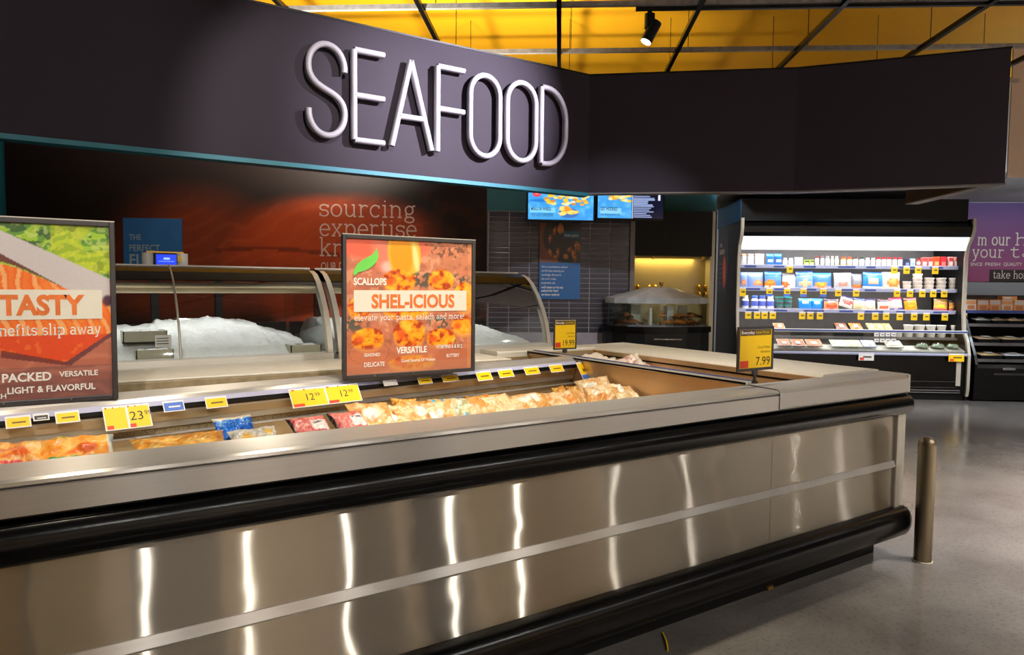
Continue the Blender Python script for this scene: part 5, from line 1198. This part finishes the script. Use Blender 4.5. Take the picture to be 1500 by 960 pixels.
p.poly([(0, Vv(230)), (U(0), Vv(240)), (U(90), Vv(262)), (U(320), Vv(360)), (U(545), Vv(430)), (U(548), Vv(580)), (U(310), Vv(728)), (U(0), Vv(668)), (0, Vv(640))], (244, 108, 24))
fl = ((p.V > Vv(235)) & (p.a[..., 0] > 240) & (p.a[..., 1] < 120))*1.
st = np.sin((p.U*.9-p.V*.25+n1*.12)*100); p.mix((st > .55)*fl*.75*(p.V < Vv(590)), (252, 196, 130)); p.mix((st < -.6)*fl*.4, (250, 140, 30)); p.mix(fl*(p.V > Vv(590))*.75, (226, 62, 18)); p.mix(fl*(n2 > .58)*.4, (252, 150, 60))
p.poly([(U(300), Vv(728)), (U(545), Vv(580)), (U(548), Vv(600)), (U(330), Vv(742))], (96, 48, 56), .8); p.poly([(U(0), Vv(655)), (U(310), Vv(722)), (U(320), Vv(742)), (U(0), Vv(690))], (110, 44, 40), .8)
p.ell(U(530), Vv(420), .03, .04, (80, 40, 60), .4)
p.build('print', t, 0, w, 0, hT, -.001, M['print'])
def q(px, py): return w*U(px), hT*(1-Vv(py))
x1_, z1_ = q(500, 365); _, z0_ = q(0, 510); part('title_band', MB().box(.0, x1_, -.0032, -.0022, z0_, z1_), M['band'], t)
x, z = q(-4, 484); x2, _ = q(410, 484); words(t, 'TASTY', x, z, w=x2-x, h=hT*.107, y=-.0042, mat=M['text_or'], bold=.042)
x2, z = q(495, 585); slab(t, "don't let the benefits slip away", .03, z, .026, x2-.03, -.0028, M['text_w'], .17)
x2, z = q(234, 808); words(t, 'PROTEIN PACKED', x2, z, h=.031, y=-.0028, bold=.03, align='R', xs=.92)
x2, z = q(470, 795); words(t, 'VERSATILE', x2, z, h=.02, y=-.0028, bold=.02, align='R', xs=.95)
x2, z = q(455, 865); words(t, 'LIGHT & FLAVORFUL', x2, z, w=.28, h=.023, y=-.0028, bold=.025, align='R')
x2, z = q(16, 885); words(t, 'RICH', x2, z, h=.018, y=-.0028, bold=.02, align='R')

# ================================================================== small yellow price signs on stems
def price_sign(label, px0, px1, pyt, pyb, y, base, price, small):
    x0, x1 = ony(y, px0, (pyt+pyb)/2).x, ony(y, px1, (pyt+pyb)/2).x; zt_, zb_ = ony(y, (px0+px1)/2, pyt).z, ony(y, (px0+px1)/2, pyb).z
    w = x1-x0; h = zt_-zb_; xm = (x0+x1)/2; t = thing('price_sign', label, 'price sign', (xm, y, base))
    b = zb_-base; f = .05*w
    part('card', MB().box(-w/2+f, w/2-f, -.002, .002, b+f, b+h-f), M['card_y'], t)
    for a_, c_, d_, e_ in ((-w/2, -w/2+f, b, b+h), (w/2-f, w/2, b, b+h), (-w/2+f, w/2-f, b, b+f), (-w/2+f, w/2-f, b+h-f, b+h)):
        part('frame_bar', MB().box(a_, c_, -.005, .004, d_, e_), M['dark'], t)
    g = f*1.5
    part('pale_border', MB().box(-w/2+f, w/2-f, -.0028, -.0021, b+h-f-.004, b+h-f), M['card_w'], t)
    part('heading_block', MB().box(-w/2+g, -.02*w, -.0032, -.0022, b+h*.80, b+h*.93), M['brown'], t); part('heading_block', MB().box(-.0199*w, w/2-g, -.0032, -.0022, b+h*.80, b+h*.93), M['olive'], t)
    words(t, 'Everyday', -w/2+g*1.3, b+h*.835, w=w*.36, h=h*.07, y=-.0036, bold=.02)
    words(t, 'Low Price', 0, b+h*.84, w=w*.36, h=h*.055, y=-.0036, mat=M['card_y'])
    part('red_block', MB().box(-w/2+g, -w*.2, -.0032, -.0022, b+h*.075, b+h*.235), M['red'], t)
    words(t, price, w/2-g*1.2, b+h*.12, w=w*small, h=h*.19, y=-.0032, mat=M['text_k'], align='R')
    words(t, 'Cod Fillet', w/2-g*1.2, b+h*.5, w=w*.36, h=h*.055, y=-.0032, mat=M['text_olive'], align='R'); words(t, 'Skinless', w/2-g*1.2, b+h*.4, w=w*.27, h=h*.05, y=-.0032, mat=M['text_olive'], align='R')
    part('stem', MB().box(-.008, .008, -.004, .004, .012, b-.0005), M['dark'], t); part('stem_foot', MB().box(-.014, .010, -.012, .006, 0, .0115), M['dark'], t)
    part('stem_clip', MB().box(-.016, .016, -.006, .006, b-.02, b-.0004), M['dark'], t)
qq = onz(1.0415, 1106, 562)
price_sign('larger yellow price sign reading 7.99 on the cross divider near the island corner', 1080, 1132, 478.5, 543, onz(1.0425, 1104, 563).y+.02, 1.0425, '7.99', .4)
price_sign('smaller yellow price sign reading 19.99 on the far end of the cross divider', 811, 844, 467, 512, 3.85, 1.0425, '19.99', .5)

# ================================================================== price tags on the centre rail
def rail_tag(px, py, wpx, hgt, kind, label, price=None):
    q = onz(1.0, px, py); y = yf(q.x)-.006; q = ony(y, px, py); w = ony(y, px+wpx/2, py).x-ony(y, px-wpx/2, py).x
    t = thing('rail_tag', label, 'price tag', (q.x, y-.012, 1.004), 0, 'price tags on the centre rail of the freezer island', (math.radians(-33), 0, math.atan(.16)))
    h = hgt; part('card', MB().box(-w/2, w/2, -.0012, .0004, -h, .012), M['card_w'], t); e = .004
    face = {'y': 'card_y', 'b': 'card_b', 'w': 'card_w', 'k': 'dark', 'yb': 'card_y'}[kind]
    part('printed_face', MB().box(-w/2+e, w/2-e, -.0018, -.0013, -h+e+(h*.3 if kind == 'yb' else 0), .004), M[face], t)
    if kind == 'yb': part('foot_panel', MB().box(-w/2+e, w/2-e, -.0018, -.0013, -h+e, -h*.7), M['card_b'], t)
    if price:
        n = len(price)
        for k, s in enumerate(price):
            a = -w/2+e+(w-2*e)*k/n; ww = (w-2*e)/n
            if k: part('divider_line', MB().box(a-.004, a+.004, -.0022, -.0019, -h+e, .012), M['card_w'], t)
            part('red_block', MB().box(a+.003, a+ww*.32, -.0022, -.0019, -h+e, -h*.78), M['red'], t)
            for j in range(3): part('red_block', MB().box(a+ww*(.05+.33*j), a+ww*(.13+.3*j), -.0022, -.0019, .002, .008), M['red'], t)
            if not s: continue
            o42 = .42 if price[0] else .1
            words(t, s, a+ww*o42, -h*.62, h=h*.42, y=-.0022, mat=M['text_k']); v = text2d(s)[0]
            words(t, '99', a+ww*o42+.006+v[:, 0].max()*h*.6, -h*.42, h=h*.22, y=-.0022, mat=M['text_k'])
    else:
        part('print_line', MB().box(-w*.25, w*.3, -.0022, -.0019, -h*.5, -h*.32), M['text_olive' if kind[0] == 'y' else 'text_w'], t)
    return t
for k, (px, py, wp, h, kd, L, pr) in enumerate((
 (26, 606, 38, .035, 'y', 'small yellow tag on the rail below the salmon poster, leftmost of all', None), (60, 606, 24, .016, 'k', 'thin dark tag on the rail between two small yellow tags', None), (98, 604, 36, .036, 'y', 'small yellow tag on the rail just left of the large 23 tag', None),
 (184, 594, 70, .088, 'y', 'large yellow price tag reading 23 at the left of the rail', ('', '23')), (253, 592, 32, .036, 'b', 'only small blue tag on the centre rail', None), (315, 586, 33, .04, 'y', 'small yellow tag right of the blue tag on the rail', None),
 (474, 575, 108, .082, 'y', 'large double yellow price tag reading 12 twice on the rail', ('12', '12')), (570, 563, 22, .02, 'w', 'plain white tag on the rail below the scallop poster', None), (620, 562, 22, .03, 'y', 'small yellow tag below the scallop poster, left of two', None), (657, 559, 26, .032, 'y', 'small yellow tag below the scallop poster, right of two', None),
 (706, 556, 24, .045, 'y', 'brightest small yellow tag just right of the scallop poster', None), (738, 552, 24, .04, 'y', 'second small yellow tag right of the scallop poster', None), (776, 547, 24, .04, 'y', 'third small yellow tag right of the scallop poster', None), (812, 545, 22, .04, 'y', 'fourth small yellow tag right of the scallop poster', None), (852, 542, 22, .11, 'yb', 'long yellow and blue tag, left of two near the cross divider', None), (890, 540, 20, .085, 'yb', 'long yellow and blue tag nearest the cross divider', None))):
    rail_tag(px, py, wp, h, kd, L, pr)

# ================================================================== frozen bags in the front bin
def bag_design(kind, seed, w=38, h=28):
    r = random.Random(seed); n1 = vnoise(h, w, 3, 3, seed); n2 = vnoise(h, w, 9, 2, seed+1); n3 = vnoise(h, w, 18, 2, seed+2)
    base = {'green': (250, 172, 66), 'red': (248, 176, 84), 'blue': (232, 212, 176), 'silver': (214, 212, 204), 'tan': (216, 160, 88), 'amber': (206, 134, 40), 'pale': (230, 198, 148), 'meat': (222, 120, 112), 'teal': (248, 222, 172), 'white': (240, 226, 208)}[kind]
    p = Paint(w, h, base)
    if kind in ('green', 'red'):
        p.mix((n1-.5)*3, (252, 206, 120)); p.mix((n1 < .42)*.6, (240, 140, 36))
        p.ell(.62, .55, .16, .14, (226, 96, 24), .4); p.ell(.44, .6, .12, .1, (240, 120, 40), .5); p.ell(.78, .35, .12, .1, (250, 214, 150), .5)
        if kind == 'green': p.mix((p.V > .74)*1., (26, 160, 74)); p.ell(.3, .16, .1, .07, (120, 170, 50), .5); p.mix((p.U > .9)*.9, (206, 216, 212)); p.mix((p.U > .93)*(p.V < .4), (150, 170, 176))
        else: p.mix(((p.V > .72) & (p.U > .35) & (p.V-.5*p.U > .42))*1., (232, 80, 84)); p.mix((p.V > .8)*(p.U < .4)*.9, (250, 170, 20)); p.mix((np.abs(p.V-.4) < .05)*(p.U > .2)*(p.U < .7)*.6, (226, 110, 90)); p.mix((p.U > .9)*(p.V < .5), (214, 214, 210))  # pale right end paints a crinkle's reflection into the film
    elif kind == 'blue': p.mix(((p.V > .12) & (p.V < .86))*1., (18, 112, 222)); p.mix(((n2 > .6) & (p.V < .35))*.7, (160, 206, 246)); p.mix((n1 < .4)*.5*(p.V > .15), (10, 80, 190))
    elif kind == 'silver': p.mix((n2-.5)*4, (160, 158, 150)); p.ell(.3, .5, .16, .2, (236, 180, 70), .5); p.ell(.45, .62, .1, .12, (226, 110, 40), .4); p.ell(.75, .4, .12, .2, (240, 196, 80), .5)
    elif kind == 'amber': p.mix((n1-.45)*3, (246, 186, 80)); p.mix((n2 < .4)*.6, (176, 104, 30)); p.mix((n3 > .62)*.6*(seed % 3 == 0), (110, 110, 40)); p.mix((n3 > .64)*.5, (250, 220, 150))
    elif kind == 'meat': p.mix((n1-.45)*3, (196, 60, 60)); p.mix((n3 > .6)*.5, (244, 190, 184)); p.rect(.5, .9, .3, .75, (238, 234, 230)); p.rect(.55, .85, .4, .46, (120, 110, 120)); p.mix((p.U < .06), (40, 30, 34))
    elif kind == 'white': p.mix((n1-.5)*2, (226, 200, 180)); p.mix((p.U > .86)*(seed % 2 == 0), (20, 130, 130)); p.mix(((n2 > .55) & (seed % 2 == 1))*.7, (206, 140, 140))
    else:
        p.mix((n1-.45)*3, (238, 212, 170)); p.mix((n1 < .42)*.7, (214, 150, 76)); p.ell(r.uniform(.3, .7), r.uniform(.3, .7), .22, .2, r.choice([(248, 214, 160), (226, 150, 70), (240, 236, 226)]), .3)
        if r.random() < .6: p.rect(.2, .6, .2, .45, r.choice([(246, 240, 228), (238, 206, 160), (236, 150, 90)]), .8); p.rect(.24, .5, .27, .31, (170, 120, 80), .6)
        if kind == 'teal': p.mix((n2 > .66), (40, 160, 200)); p.mix((n2 < .36)*.8, (160, 170, 130))
    p.mix(np.clip(np.abs(n2-.5) < .02, 0, 1)*.35, (255, 250, 240)); return p
def bag_mesh(w, h, d, p, seed):
    nu, nv = p.w, p.h; g = vnoise(nv, nu, 3, 3, seed+50); g2 = np.abs(vnoise(nv, nu, 7, 2, seed+60)-.5)*2
    U, V = p.U, p.V; th = d/2*np.clip(1-np.abs(2*U-1)**3.2, 0, 1)**.55*np.clip(1-np.abs(2*V-1)**2.6, 0, 1)**.55
    wv = (g-.5)*d*.55*(th/(d/2))**.5+(g2-.4)*d*.16*(th/(d/2)+.12)
    X = (U-.5)*w*(1-.07*np.sin(np.pi*V)*np.abs(2*U-1)**2); Z = (.5-V)*h*(1-.09*np.sin(np.pi*U)*np.abs(2*V-1)**2); fr = ((g-.5)*.012*((np.abs(2*U-1) > .9) | (np.abs(2*V-1) > .9)))
    F = np.stack([X, -th-wv+fr, Z], -1).reshape(-1, 3); B = np.stack([X, th*.8+fr+.0008, Z], -1).reshape(-1, 3)
    i = np.arange(nu*nv).reshape(nv, nu); q = np.stack([i[1:, :-1], i[1:, 1:], i[:-1, 1:], i[:-1, :-1]], -1).reshape(-1, 4)
    C = linA(p.a).reshape(-1, 3); return np.concatenate([F, B]), np.concatenate([q, q[:, ::-1]+nu*nv]), np.concatenate([C, C])
def bag_object(v, q, C, label, grp, loc, rot):
    me = bpy.data.meshes.new('frozen_bag'); me.from_pydata(v.tolist(), [], q.tolist()); me.polygons.foreach_set('use_smooth', [True]*len(me.polygons))
    a = me.color_attributes.new('Col', 'FLOAT_COLOR', 'POINT'); c4 = np.ones((len(C), 4), np.float32); c4[:, :3] = C; a.data.foreach_set('color', c4.ravel())
    o = link('frozen_bag', me, M['film'], None, loc); o.rotation_euler = rot; return tag(o, label, 'bag', grp)
def bag(kind, label, px, py, w, h, d, rz=0., tl=0., seed=1, y=2.95, ry=0.):
    """a filled bag lying in the bin, its visible middle near pixel (px, py) at depth y"""
    c = ony(y, px, py); c.x = min(c.x, 2.87-w*.53); v, q, C = bag_mesh(w, h, d, bag_design(kind, seed), seed)
    R = Euler((tl, ry, rz)).to_matrix(); lo = (v @ np.array(R).T)[:, 2].min(); cz = max(c.z-.012, .7205-lo)
    return bag_object(v, q, C, label, 'frozen food bags in the front bin', (c.x, c.y, cz), (tl, ry, rz))
T = -1.05
BG = [('red', 'orange bag with a red lower corner at the left end of the bin', 16, 670, .22, .17, .08, .1, T), ('green', 'orange bag with a green lower band in the front bin', 112, 662, .25, .17, .09, .05, T+.1),
 ('amber', 'flat amber bag lying low, left of the blue bag', 268, 652, .34, .16, .05, .1, T), ('blue', 'bright blue bag leaning against the back wall of the bin', 345, 627, .17, .13, .05, .25, -.5), ('silver', 'clear silver bag with orange print in front of the blue bag', 376, 640, .2, .14, .05, .15, T),
 ('meat', 'pack of pink meat with a dark left end, left of two', 455, 624, .17, .15, .05, .1, T), ('meat', 'pack of red meat with a white label, right of two', 512, 616, .16, .15, .05, .15, T)]
xs = [(545, 608, 'tan', 'peach bag next to the red meat pack'), (572, 610, 'pale', 'cream bag at the left of the long tan row'), (590, 600, 'amber', 'amber bag standing against the back, below the scallop poster'), (606, 608, 'tan', 'tan bag in the row, below the poster centre'), (624, 602, 'amber', 'green flecked amber bag standing at the back'), (640, 606, 'pale', 'cream bag below the right poster edge'), (662, 601, 'teal', 'cream bag with turquoise flecks'), (684, 600, 'tan', 'tan bag right of the turquoise flecked one'), (700, 594, 'amber', 'small amber bag standing at the back, right of the poster'), (722, 592, 'amber', 'second small amber bag standing at the back'), (712, 600, 'tan', 'tan bag in front of two amber bags'), (738, 594, 'pale', 'large cream bag with a pale label in the row'), (762, 593, 'pale', 'second large cream bag beside it'), (782, 590, 'tan', 'tan bag right of two large cream bags'), (806, 588, 'pale', 'cream bag with a pointed top corner'), (830, 586, 'tan', 'tan bag in the right half of the row'), (820, 580, 'amber', 'dark amber bag standing at the back, right half'), (846, 578, 'amber', 'greenish amber bag at the back, below the long tag'), (858, 583, 'tan', 'orange tan bag below the topmost cream bag'), (884, 582, 'tan', 'tan bag near the right end of the bin'), (874, 566, 'pale', 'topmost cream bag on the pile at the right end'), (900, 576, 'pale', 'long cream bag lying at the right end of the pile'), (925, 579, 'pale', 'rightmost cream bag in the front bin')]
for k, (px, py, kd, L) in enumerate(xs):
    back = kd == 'amber'; BG.append((kd, L, px, py, .21 if not back else .13, .19 if not back else .14, .07, RND.uniform(-.5, .5), -1.15+RND.uniform(-.2, .3) if not back else -.3))
for k, (kd, L, px, py, w_, h_, d_, rz, tl) in enumerate(BG):
    y_ = 2.95 if px < 530 else 3.08+(px-530)/400*.2
    if kd == 'amber' and px > 530: y_ += .16
    if kd == 'blue': y_ = 3.08
    if px > 880: y_ = 3.02
    bag(kd, L, px, py, w_, h_, d_, rz, tl, 100+k, y_, RND.uniform(-.16, .16) if px > 530 else 0)
# bags in the end bin
for k, (kd, L, px, py, w_, rz) in enumerate((('white', 'white bag with a teal end in the far end bin', 934, 525, .34, .5), ('white', 'reddish flecked pale bag lying in the far end bin', 966, 533, .24, .2))):
    c = onz(.97, px, py); v, q_, C = bag_mesh(w_, .24, .13, bag_design('white', 150+k), 150+k)
    c.x = min(max(c.x, 2.96+w_*.5), 3.46-w_*.5); c.y = min(c.y, 3.85)
    bag_object(v, q_, C, L, 'bags in the end bin', (c.x, c.y, .8805-(v @ np.array(Euler((-1.2, 0, rz)).to_matrix()).T)[:, 2].min()), (-1.2, 0, rz))
